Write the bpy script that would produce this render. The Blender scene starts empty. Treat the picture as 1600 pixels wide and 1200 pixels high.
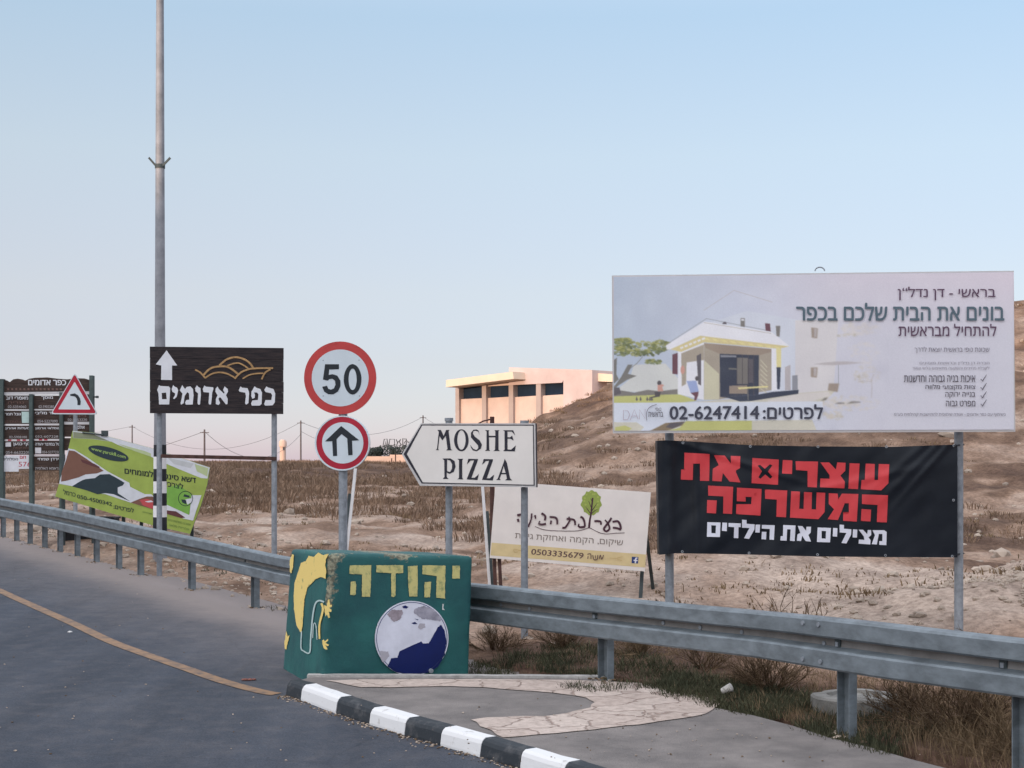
import bpy, bmesh, math, random
import numpy as np
from mathutils import Vector, Matrix, noise
from mathutils.geometry import tessellate_polygon, delaunay_2d_cdt

random.seed(7)
rng = np.random.default_rng(7)
SC = bpy.context.scene
COL = SC.collection

# ------------------------------------------------------------------ camera
F, CX, HY, CAMZ = 2400.0, 800.0, 722.0, 2.2
cam = bpy.data.cameras.new('camera')
cam.sensor_fit = 'HORIZONTAL'
cam.sensor_width = 36.0
cam.lens = 36.0 * F / 1600.0
cam.shift_y = (HY - 600.0) / 1600.0
cam.clip_start = 0.1
cam.clip_end = 20000
camo = bpy.data.objects.new('camera', cam)
camo.location = (0, 0, CAMZ)
camo.rotation_euler = (math.radians(90), 0, 0)
COL.objects.link(camo)
SC.camera = camo

# ------------------------------------------------------------------ sky, sun, exposure
SUN_DIR = Vector((-0.62, -0.78, 0.0)).normalized()
SUN_EL = math.radians(3.2)
W = bpy.data.worlds.new('World')
SC.world = W
W.use_nodes = True
wt = W.node_tree
for n in list(wt.nodes):
    wt.nodes.remove(n)
wo = wt.nodes.new('ShaderNodeOutputWorld')
bg = wt.nodes.new('ShaderNodeBackground')
sky = wt.nodes.new('ShaderNodeTexSky')
sky.sky_type = 'NISHITA'
sky.sun_disc = False
sky.sun_elevation = SUN_EL
sky.sun_rotation = math.atan2(SUN_DIR.x, SUN_DIR.y)
sky.altitude = 400
sky.air_density = 0.7
sky.dust_density = 0.6
sky.ozone_density = 2.0
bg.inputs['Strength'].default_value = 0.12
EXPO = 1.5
# colour added to the clear-sky model by height, brightened overhead as extra fill light
sky_fill = [(0.0, (.36, .28, .47)), (1.2, (.37, .295, .47)), (3.7, (.395, .275, .33)), (6.2, (.445, .335, .305)), (11.2, (.445, .42, .375)), (16.2, (.37, .42, .44)), (26, (.70, .74, .80)), (41, (1.12, 1.14, 1.20)), (76, (1.22, 1.24, 1.28))]
tcw = wt.nodes.new('ShaderNodeTexCoord')
sep = wt.nodes.new('ShaderNodeSeparateXYZ')
wt.links.new(tcw.outputs['Generated'], sep.inputs[0])
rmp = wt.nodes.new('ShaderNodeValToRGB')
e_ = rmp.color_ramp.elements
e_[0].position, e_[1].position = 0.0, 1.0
e_[1].color = tuple(k / 1.6 for k in sky_fill[-1][1]) + (1,)
for i, (el, c) in enumerate(sky_fill[:-1]):
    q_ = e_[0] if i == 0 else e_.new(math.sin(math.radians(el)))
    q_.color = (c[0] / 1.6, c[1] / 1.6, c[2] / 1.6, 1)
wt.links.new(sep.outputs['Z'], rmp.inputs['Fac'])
sc1 = wt.nodes.new('ShaderNodeVectorMath')
sc1.operation = 'SCALE'
sc1.inputs['Scale'].default_value = 0.55
wt.links.new(sky.outputs['Color'], sc1.inputs[0])
ma_ = wt.nodes.new('ShaderNodeVectorMath')
ma_.operation = 'MULTIPLY_ADD'
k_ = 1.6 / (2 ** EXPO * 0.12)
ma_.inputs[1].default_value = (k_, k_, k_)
# the half of the sky towards the low sun is brighter and warmer
dt_ = wt.nodes.new('ShaderNodeVectorMath')
dt_.operation = 'DOT_PRODUCT'
dt_.inputs[1].default_value = (SUN_DIR.x, SUN_DIR.y, 0)
wt.links.new(tcw.outputs['Generated'], dt_.inputs[0])
mr_ = wt.nodes.new('ShaderNodeMapRange')
mr_.inputs['From Min'].default_value = -0.1
mr_.inputs['From Max'].default_value = 0.9
wt.links.new(dt_.outputs['Value'], mr_.inputs['Value'])
gl_ = wt.nodes.new('ShaderNodeVectorMath')
gl_.operation = 'MULTIPLY_ADD'
gl_.inputs[1].default_value = (1.45, 1.3, 1.15)
gl_.inputs[2].default_value = (1, 1, 1)
wt.links.new(mr_.outputs['Result'], gl_.inputs[0])
ml_ = wt.nodes.new('ShaderNodeVectorMath')
ml_.operation = 'MULTIPLY'
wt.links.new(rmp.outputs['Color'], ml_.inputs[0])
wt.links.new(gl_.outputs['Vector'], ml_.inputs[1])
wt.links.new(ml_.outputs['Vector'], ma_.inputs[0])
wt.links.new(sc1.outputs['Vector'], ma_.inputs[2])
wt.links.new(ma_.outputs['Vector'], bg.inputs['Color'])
wt.links.new(bg.outputs['Background'], wo.inputs['Surface'])

sun = bpy.data.lights.new('sun', 'SUN')
sun.energy = 1.1
sun.angle = math.radians(0.5)
sun.color = (1.0, 0.70, 0.47)
suno = bpy.data.objects.new('sun', sun)
sd = Vector((SUN_DIR.x * math.cos(SUN_EL), SUN_DIR.y * math.cos(SUN_EL), math.sin(SUN_EL)))
suno.rotation_euler = (-sd).to_track_quat('-Z', 'Y').to_euler()
suno.location = sd * 200
COL.objects.link(suno)

SC.view_settings.view_transform = 'Standard'
SC.view_settings.look = 'None'
SC.view_settings.gamma = 1
SC.view_settings.exposure = EXPO
SC.render.engine = 'CYCLES'
SC.cycles.max_bounces = 6
SC.cycles.use_denoising = True


# ------------------------------------------------------------------ materials
def srgb(r, g, b):
    f = lambda c: (c / 255 / 12.92) if c <= 10 else ((c / 255 + 0.055) / 1.055) ** 2.4
    return (f(r), f(g), f(b), 1.0)


def nd(t, kind, **kw):
    n = t.nodes.new(kind)
    for k, v in kw.items():
        if k in n.inputs:
            n.inputs[k].default_value = v
        else:
            setattr(n, k, v)
    return n


def mat(name, col, rough=0.7, metal=0.0, vary=0.12, scale=6.0, bump=0.0, bscale=40.0, col2=None, spec=0.3,
        lo=0.35, hi=0.65, stretch=None, island=0.0, detail=6.0):
    m = bpy.data.materials.new(name)
    m.use_nodes = True
    t = m.node_tree
    b = t.nodes['Principled BSDF']
    b.inputs['Roughness'].default_value = rough
    b.inputs['Metallic'].default_value = metal
    b.inputs['Specular IOR Level'].default_value = spec
    c = Vector(col[:3])
    if col2 is None:
        c1 = tuple(c * (1 - vary)) + (1,)
        c2 = tuple(min(1, x) for x in c * (1 + vary)) + (1,)
    else:
        c1, c2 = tuple(col[:3]) + (1,), tuple(col2[:3]) + (1,)
    tc = nd(t, 'ShaderNodeTexCoord')
    mp = nd(t, 'ShaderNodeMapping')
    if stretch:
        mp.inputs['Scale'].default_value = stretch
    t.links.new(tc.outputs['Object'], mp.inputs['Vector'])
    nz = nd(t, 'ShaderNodeTexNoise', Scale=scale, Detail=detail, Roughness=0.65)
    t.links.new(mp.outputs['Vector'], nz.inputs['Vector'])
    rp = nd(t, 'ShaderNodeValToRGB')
    rp.color_ramp.elements[0].position = lo
    rp.color_ramp.elements[1].position = hi
    rp.color_ramp.elements[0].color = c1
    rp.color_ramp.elements[1].color = c2
    t.links.new(nz.outputs['Fac'], rp.inputs['Fac'])
    out = rp.outputs['Color']
    if island > 0:
        ge = nd(t, 'ShaderNodeNewGeometry')
        mr = nd(t, 'ShaderNodeMapRange')
        mr.inputs['To Min'].default_value = 1 - island
        mr.inputs['To Max'].default_value = 1 + island
        t.links.new(ge.outputs['Random Per Island'], mr.inputs['Value'])
        mx = nd(t, 'ShaderNodeVectorMath', operation='SCALE')
        t.links.new(out, mx.inputs[0])
        t.links.new(mr.outputs['Result'], mx.inputs['Scale'])
        out = mx.outputs['Vector']
    t.links.new(out, b.inputs['Base Color'])
    if bump > 0:
        n2 = nd(t, 'ShaderNodeTexNoise', Scale=bscale, Detail=5.0, Roughness=0.6)
        t.links.new(mp.outputs['Vector'], n2.inputs['Vector'])
        bp = nd(t, 'ShaderNodeBump', Strength=bump, Distance=0.02)
        t.links.new(n2.outputs['Fac'], bp.inputs['Height'])
        t.links.new(bp.outputs['Normal'], b.inputs['Normal'])
    return m


_ink = {}


def ink(r, g, b, vary=0.06, rough=0.6):
    k = (r, g, b)
    if k not in _ink:
        _ink[k] = mat('ink_%d_%d_%d' % k, srgb(r, g, b), rough=rough, vary=vary, scale=9)
    return _ink[k]


M_galv = mat('galvanised', (0.25, 0.275, 0.31), rough=0.55, metal=0.25, vary=0.22, scale=14, bump=0.05, bscale=60)
M_rail = mat('rail_steel', (0.175, 0.205, 0.23), rough=0.5, metal=0.25, vary=0.25, scale=5, bump=0.04, bscale=30, stretch=(1, 1, 2.2))
M_dkpost = mat('dark_post', (0.05, 0.065, 0.07), rough=0.6, vary=0.3, scale=8)
M_rust = mat('rusty_bar', (0.07, 0.035, 0.03), rough=0.8, vary=0.4, scale=10)
M_black = mat('black_paint', (0.018, 0.02, 0.026), rough=0.6, vary=0.3, scale=8)
M_white = mat('white_paint', (0.72, 0.72, 0.74), rough=0.55, vary=0.06, scale=5)
M_back = mat('sign_back', (0.35, 0.36, 0.38), rough=0.5, metal=0.3, vary=0.1)
M_upole = mat('pole_wood', (0.12, 0.10, 0.105), rough=0.85, vary=0.2)
M_wire = mat('cable', (0.08, 0.08, 0.09), rough=0.6, vary=0.1)


# ------------------------------------------------------------------ helpers
def at(px, py, d):
    return Vector(((px - CX) / F * d, d, CAMZ + (HY - py) / F * d))


def sst(a, b, x):
    t = min(1.0, max(0.0, (x - a) / (b - a)))
    return t * t * (3 - 2 * t)


class Plane:
    """A flat face standing in the scene (origin A, in-plane axes u and v)."""

    def __init__(s, A, u, v):
        s.A = Vector(A)
        s.u = Vector(u).normalized()
        v = Vector(v)
        s.n = s.u.cross(v).normalized()
        if s.n.dot(Vector((0, 0, CAMZ)) - s.A) < 0:
            s.n = -s.n

    def W(s, px, py, lift=0.0):
        r = Vector(((px - CX) / F, 1.0, (HY - py) / F))
        o = Vector((0, 0, CAMZ))
        A = s.A + s.n * lift
        return o + r * ((A - o).dot(s.n) / r.dot(s.n))


def vplane(px0, d0, px1, d1, lean=0.0, py=600):
    A, B = at(px0, py, d0), at(px1, py, d1)
    u = B - A
    u.z = 0
    nb = Vector((u.y, -u.x, 0)).normalized()
    if nb.y < 0:
        nb = -nb
    return Plane(A, u, Vector((0, 0, 1)) + nb * math.tan(lean))


def ztr(ox, oy, s):
    return lambda *pts: [(ox + x / s, oy + y / s) for x, y in pts]


_tmp_o = []


class MB:
    def __init__(s):
        s.v, s.f, s.m, s.sm = [], [], [], []

    def add(s, vs, fs, mi=0, smooth=False):
        o = len(s.v)
        s.v += [tuple(v) for v in vs]
        for f in fs:
            s.f.append([i + o for i in f])
            s.m.append(mi)
            s.sm.append(smooth)

    def box(s, c, size, mi=0, rz=0.0, M=None):
        x, y, z = [k / 2 for k in size]
        vs = [Vector((a * x, b * y, e * z)) for e in (-1, 1) for a, b in ((-1, -1), (1, -1), (1, 1), (-1, 1))]
        R = M if M is not None else Matrix.Rotation(rz, 3, 'Z')
        vs = [R @ v + Vector(c) for v in vs]
        s.add(vs, [(3, 2, 1, 0), (4, 5, 6, 7), (0, 1, 5, 4), (1, 2, 6, 5), (2, 3, 7, 6), (3, 0, 4, 7)], mi)

    def tube(s, pts, r, n=10, mi=0, cap=True):
        pts = [Vector(p) for p in pts]
        rs = r if isinstance(r, (list, tuple)) else [r] * len(pts)
        vs, fs = [], []
        for i, p in enumerate(pts):
            d = (pts[min(i + 1, len(pts) - 1)] - pts[max(i - 1, 0)]).normalized()
            a = Vector((1, 0, 0)) if abs(d.x) < 0.9 else Vector((0, 1, 0))
            e1 = d.cross(a).normalized()
            e2 = d.cross(e1)
            for k in range(n):
                t = 2 * math.pi * k / n
                vs.append(p + (e1 * math.cos(t) + e2 * math.sin(t)) * rs[i])
        for i in range(len(pts) - 1):
            for k in range(n):
                k2 = (k + 1) % n
                fs.append((i * n + k, i * n + k2, (i + 1) * n + k2, (i + 1) * n + k))
        s.add(vs, fs, mi, True)
        if cap:
            s.add(vs[:n], [tuple(range(n))], mi)
            s.add(vs[-n:], [tuple(range(n))], mi)

    def bar(s, a, b, w, t, mi=0, side=Vector((1, 0, 0))):
        """rectangular bar from a to b"""
        a, b = Vector(a), Vector(b)
        d = (b - a).normalized()
        e1 = (side - d * side.dot(d)).normalized() * w / 2
        e2 = d.cross(e1).normalized() * t / 2
        q = [a - e1 - e2, a + e1 - e2, a + e1 + e2, a - e1 + e2, b - e1 - e2, b + e1 - e2, b + e1 + e2, b - e1 + e2]
        s.add(q, [(3, 2, 1, 0), (4, 5, 6, 7), (0, 1, 5, 4), (1, 2, 6, 5), (2, 3, 7, 6), (3, 0, 4, 7)], mi)

    def poly(s, pl, loops, lift=0.002, mi=0):
        """flat figure (outer loop + optional holes, photo coordinates) on plane pl"""
        if not isinstance(loops[0][0], (tuple, list)):
            loops = [loops]
        flat = [p for l in loops for p in l]
        tris = tessellate_polygon([[Vector((x, -y, 0)) for x, y in l] for l in loops])
        s.add([pl.W(x, y, lift) for x, y in flat], tris, mi)

    def ribbon(s, pl, pts, w, lift=0.002, mi=0, sub=0):
        if sub:
            pts = smooth_line(pts, sub)
        n = len(pts)
        ws = w if isinstance(w, (list, tuple)) else [w] * n
        if len(ws) != n:
            ws = list(np.interp(np.linspace(0, 1, n), np.linspace(0, 1, len(ws)), ws))
        L, R = [], []
        for i in range(n):
            a = Vector(pts[max(i - 1, 0)])
            b = Vector(pts[min(i + 1, n - 1)])
            t = (b - a)
            t = t.normalized() if t.length > 0 else Vector((1, 0))
            nn = Vector((-t.y, t.x)) * ws[i] / 2
            p = Vector(pts[i])
            L.append(p + nn)
            R.append(p - nn)
        vs = [pl.W(p.x, p.y, lift) for p in L + R]
        s.add(vs, [(i, i + 1, n + i + 1, n + i) for i in range(n - 1)], mi)

    def slab(s, pl, pts, th, mi=0, mi_side=None, lift=0.0):
        n = len(pts)
        a = [pl.W(x, y, lift) for x, y in pts]
        b = [p - pl.n * th for p in a]
        s.add(a, [tuple(range(n))], mi)
        ms = mi if mi_side is None else mi_side
        s.add(a + b, [(i, (i + 1) % n, n + (i + 1) % n, n + i) for i in range(n)] + [tuple(range(2 * n - 1, n - 1, -1))], ms)

    def build(s, name, mats, parent=None, origin=None):
        me = bpy.data.meshes.new(name)
        o0 = Vector(origin) if origin is not None else (parent['_o'] if parent is not None else Vector((0, 0, 0)))
        o0 = Vector(o0)
        if s.v:
            va = np.array(s.v, dtype=float) - np.array(o0)
            me.from_pydata(va.tolist(), [], s.f)
            me.polygons.foreach_set('material_index', s.m)
            me.polygons.foreach_set('use_smooth', s.sm)
        for m in (mats if isinstance(mats, (list, tuple)) else [mats]):
            me.materials.append(m)
        me.update()
        o = bpy.data.objects.new(name, me)
        COL.objects.link(o)
        if parent is not None:
            o.parent = parent
            o['_o'] = tuple(o0)
            _tmp_o.append(o)
        else:
            o.location = o0
        return o


def thing(name, label, cat, base, group=None):
    o = bpy.data.objects.new(name, None)
    o.empty_display_size = 0.2
    COL.objects.link(o)
    o.location = base
    o['label'] = label
    o['category'] = cat
    o['_o'] = tuple(base)
    _tmp_o.append(o)
    if group:
        o['group'] = group
    return o


def tag(o, label, cat, group=None, kind=None):
    if label:
        o['label'] = label
    if cat:
        o['category'] = cat
    if group:
        o['group'] = group
    if kind:
        o['kind'] = kind
    return o


def smooth_line(pts, sub):
    out = []
    n = len(pts)
    for i in range(n - 1):
        p0 = Vector(pts[max(i - 1, 0)])
        p1, p2 = Vector(pts[i]), Vector(pts[i + 1])
        p3 = Vector(pts[min(i + 2, n - 1)])
        for k in range(sub):
            t = k / sub
            out.append(tuple(0.5 * ((2 * p1) + (p2 - p0) * t + (2 * p0 - 5 * p1 + 4 * p2 - p3) * t * t + (3 * p1 - p0 - 3 * p2 + p3) * t ** 3)))
    out.append(tuple(pts[-1]))
    return out


def ellipse(cx, cy, rx, ry, n=40, a0=0.0, rot=0.0):
    out = []
    for k in range(n):
        t = a0 + 2 * math.pi * k / n
        x, y = rx * math.cos(t), ry * math.sin(t)
        out.append((cx + x * math.cos(rot) - y * math.sin(rot), cy + x * math.sin(rot) + y * math.cos(rot)))
    return out


_tc = {}


def text_mesh(s, bold, rtl):
    """filled outlines of a line of lettering: every contour (and, for bold, shifted copies) joined by winding number"""
    k = (s, bold, rtl)
    if k in _tc:
        return _tc[k]
    c = bpy.data.curves.new('lettering', 'FONT')
    c.body = s[::-1] if rtl else s
    o = bpy.data.objects.new('lettering', c)
    COL.objects.link(o)
    dg = bpy.context.evaluated_depsgraph_get()
    cu = o.evaluated_get(dg).to_curve(dg)
    loops = []
    for sp in cu.splines:
        out = []
        if sp.type == 'BEZIER':
            bp = sp.bezier_points
            for i in range(len(bp)):
                p, q = bp[i], bp[(i + 1) % len(bp)]
                straight = (p.handle_right - p.co).cross(q.co - p.co).length < 1e-5 and (q.handle_left - q.co).cross(q.co - p.co).length < 1e-5
                st = 1 if straight else 3
                for j in range(st):
                    t = j / st
                    x = p.co * (1 - t) ** 3 + p.handle_right * 3 * t * (1 - t) ** 2 + q.handle_left * 3 * t * t * (1 - t) + q.co * t ** 3
                    out.append((x.x, x.y))
        else:
            out = [(p.co[0], p.co[1]) for p in sp.points]
        if len(out) > 2:
            loops.append(out)
    o.to_curve_clear()
    bpy.data.objects.remove(o)
    bpy.data.curves.remove(c)
    # letters are handled in clusters of overlapping contours
    cl = []
    pad = 2 * bold + 1e-4
    for l in sorted(loops, key=lambda q: min(p[0] for p in q)):
        x0, x1 = min(p[0] for p in l), max(p[0] for p in l)
        if cl and x0 <= cl[-1][1] + pad:
            cl[-1][2].append(l)
            cl[-1][1] = max(cl[-1][1], x1)
        else:
            cl.append([x0, x1, [l]])
    sh = [(0, 0)] if bold <= 0 else [(0, 0), (-bold, 0), (bold, 0), (0, bold * 0.6), (0, -bold * 0.6)]
    V, T = [], []
    for x0, x1, ls in cl:
        pts, edges, segs = [], [], []
        for dx, dy in sh:
            sg = []
            for l in ls:
                b0 = len(pts)
                m = len(l)
                for i, (x, y) in enumerate(l):
                    pts.append(Vector((x + dx, y + dy)))
                    edges.append((b0 + i, b0 + (i + 1) % m))
                    x2, y2 = l[(i + 1) % m]
                    sg.append((x + dx, y + dy, x2 + dx, y2 + dy))
            segs.append(np.array(sg))
        vo, eo, fo, _, _, _ = delaunay_2d_cdt(pts, edges, [], 0, 1e-6)
        if not fo:
            continue
        va = np.array([tuple(p) for p in vo])
        cen = np.array([va[list(f)].mean(0) for f in fo])
        ins = np.zeros(len(fo), bool)
        for sg in segs:
            ay, by = sg[:, 1][None], sg[:, 3][None]
            ax, bx = sg[:, 0][None], sg[:, 2][None]
            px, py = cen[:, 0][:, None], cen[:, 1][:, None]
            cr = (bx - ax) * (py - ay) - (px - ax) * (by - ay)
            w = ((ay <= py) & (by > py) & (cr > 0)).sum(1) - ((ay > py) & (by <= py) & (cr < 0)).sum(1)
            ins |= w != 0
        o_ = len(V)
        V += va.tolist()
        T += [tuple(i + o_ for i in f) for f, q in zip(fo, ins) if q]
    v = np.array(V)
    v = (v - v.min(0)) / (v.max(0) - v.min(0))
    _tc[k] = (v, T)
    return _tc[k]


def text(mb, pl, s, x0, x1, y0, y1, mi=0, bold=0.0, rtl=True, slope=0.0, shear=0.0, lift=0.002):
    """lettering in the box x0..x1, y0 (top)..y1 (bottom); slope = how far the right end sinks"""
    v, f = text_mesh(s, bold, rtl)
    pts = []
    for a, b in v:
        x = x0 + a * (x1 - x0) + shear * (b - 0.5)
        y = y1 + b * (y0 - y1) + slope * a
        pts.append(pl.W(x, y, lift))
    mb.add(pts, f, mi)


# ------------------------------------------------------------------ layout of the guardrail line and the ground
# photo column, top row, bottom row of the beam, distance
RAIL = [(-160, 752, 772, 36.0), (0, 777, 805, 28.0), (115, 797, 832, 24.3), (230, 822, 859, 21.0), (345, 846, 886, 18.6), (450, 868, 912, 16.8),
        (600, 890, 941, 15.1), (740, 910, 969, 13.6), (941, 930, 996, 12.2), (1200, 953, 1027, 10.75), (1380, 970, 1057, 9.7), (1600, 995, 1087, 8.75),
        (2050, 1040, 1152, 7.4), (2800, 1110, 1250, 5.8)]
RX = np.array([(at(p, 0, d).x, d) for p, a, b, d in RAIL])
RZT = np.array([at(p, a, d).z for p, a, b, d in RAIL])
RZB = np.array([at(p, b, d).z for p, a, b, d in RAIL])
RC = np.concatenate([[0], np.cumsum(np.hypot(*np.diff(RX, axis=0).T))])


def rail_at(s):
    x, y = np.interp(s, RC, RX[:, 0]), np.interp(s, RC, RX[:, 1])
    s2 = 0.25
    t = Vector((np.interp(s + s2, RC, RX[:, 0]) - np.interp(s - s2, RC, RX[:, 0]), np.interp(s + s2, RC, RX[:, 1]) - np.interp(s - s2, RC, RX[:, 1]), 0)).normalized()
    n = Vector((t.y, -t.x, 0))
    if n.y > 0:
        n = -n
    return Vector((x, y, 0)), t, n, float(np.interp(s, RC, RZT)), float(np.interp(s, RC, RZB))


def rail_s(px):
    """arclength where the rail crosses a photo column"""
    cols = CX + F * RX[:, 0] / RX[:, 1]
    ss = np.linspace(0, RC[-1], 3000)
    xs, ys = np.interp(ss, RC, RX[:, 0]), np.interp(ss, RC, RX[:, 1])
    return float(np.interp(px, CX + F * xs / ys, ss))


_far = np.array([RX[0] + (RX[0] - RX[1]) * 40, RX[-1] + (RX[-1] - RX[-2]) * 40])
PATH = np.vstack([_far[0], RX, _far[1]])


def side_many(x, y):
    """signed distance to the rail line, positive on the field side (arrays)"""
    best = np.full(x.shape, 1e9)
    sg = np.ones(x.shape)
    for (ax, ay), (bx, by) in zip(PATH[:-1], PATH[1:]):
        dx, dy = bx - ax, by - ay
        L2 = dx * dx + dy * dy
        t = np.clip(((x - ax) * dx + (y - ay) * dy) / L2, 0, 1)
        d = np.hypot(x - ax - t * dx, y - ay - t * dy)
        cr = dx * (y - ay) - dy * (x - ax)
        m = d < best
        best[m] = d[m]
        sg[m] = np.where(cr[m] > 0, 1, -1)
    return best * sg


def ss_np(a, b, x):
    t = np.clip((x - a) / (b - a), 0, 1)
    return t * t * (3 - 2 * t)


ESK = [(-0.12, -0.0006), (-0.04, 0.0), (0.0, 0.0165), (0.0167, 0.0262), (0.0646, 0.0435), (0.13, 0.06), (0.2, 0.074), (0.3265, 0.098), (0.45, 0.122), (0.8, 0.16), (1.5, 0.18)]
MOUNDS = [(4.95, 15.0, 0.34, 1.5), (6.5, 16.5, 0.5, 1.6), (2.4, 19.5, 0.08, 1.8), (3.8, 21, 0.3, 2.0), (0.5, 22, 0.1, 2.2), (-3.5, 26, 0.25, 2.5), (-6, 27, 0.2, 2.0)]


def ground_np(x, y):
    z = np.where(y < 30, 0.03 * np.maximum(y, -8), 0.9 + 1.25 * (1 - np.exp(-(np.maximum(y, 30) - 30) / 42)))
    z = z + 0.13 * ss_np(-0.6, 0.8, x) * (1 - ss_np(13, 26, y)) * ss_np(0, 4, y)
    a = x / np.maximum(y, 1)
    pk = CAMZ + np.interp(a, [e[0] for e in ESK], [e[1] for e in ESK]) * 70
    h = ss_np(22, 72, y) * (1 - 0.75 * ss_np(140, 600, y)) * ss_np(-0.06, 0.02, a)
    h = 0.55 * h + 0.45 * h * ss_np(20, 60, y)
    z = z + np.maximum(pk - z, 0) * h
    for mx, my, hh, r in MOUNDS:
        z = z + hh * np.exp(-((x - mx) ** 2 + (y - my) ** 2) / r ** 2)
    return z


def rough_np(x, y, sd):
    out = np.zeros(x.shape)
    amp = ss_np(0.6, 6.0, sd)
    far = ss_np(20, 60, y)
    hillm = ss_np(-0.02, 0.06, x / np.maximum(y, 1))
    dfar = 1 - 0.9 * ss_np(70, 300, y)
    for i in range(len(x)):
        if amp[i] <= 0:
            continue
        X, Y = x[i], y[i]
        v = 0.10 * noise.noise(Vector((X * 0.9, Y * 0.5, 3.1))) + 0.055 * noise.noise(Vector((X * 2.6, Y * 1.6, 7.7)))
        v += far[i] * (0.12 + 0.16 * hillm[i]) * noise.noise(Vector((X * 0.22, Y * 0.16, 1.3)))
        v += far[i] * hillm[i] * 0.16 * abs(noise.noise(Vector((X * 0.8, Y * 0.35 + X * 0.3, 5.5))))
        rid = 1 - abs(noise.noise(Vector((X * 0.33 + Y * 0.12, Y * 0.30 - X * 0.05, 11.0)))) * 2
        v += 0.20 * max(0, rid - 0.35) * (0.4 + 0.6 * far[i] + 0.3 * hillm[i])
        q = 0.5 * (Y * 0.75 + X * 0.25 + 2.0 * noise.noise(Vector((X * 0.15, Y * 0.12, 31.0))))
        st = q - math.floor(q)
        v += hillm[i] * (0.10 + 0.16 * far[i]) * (sst(0.0, 0.25, st) - st) * (0.5 + noise.noise(Vector((X * 0.3, Y * 0.3, 17.0))))
        out[i] = amp[i] * v * dfar[i]
    return out


def G(x, y):
    return float(ground_np(np.array([x]), np.array([y]))[0])


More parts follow.
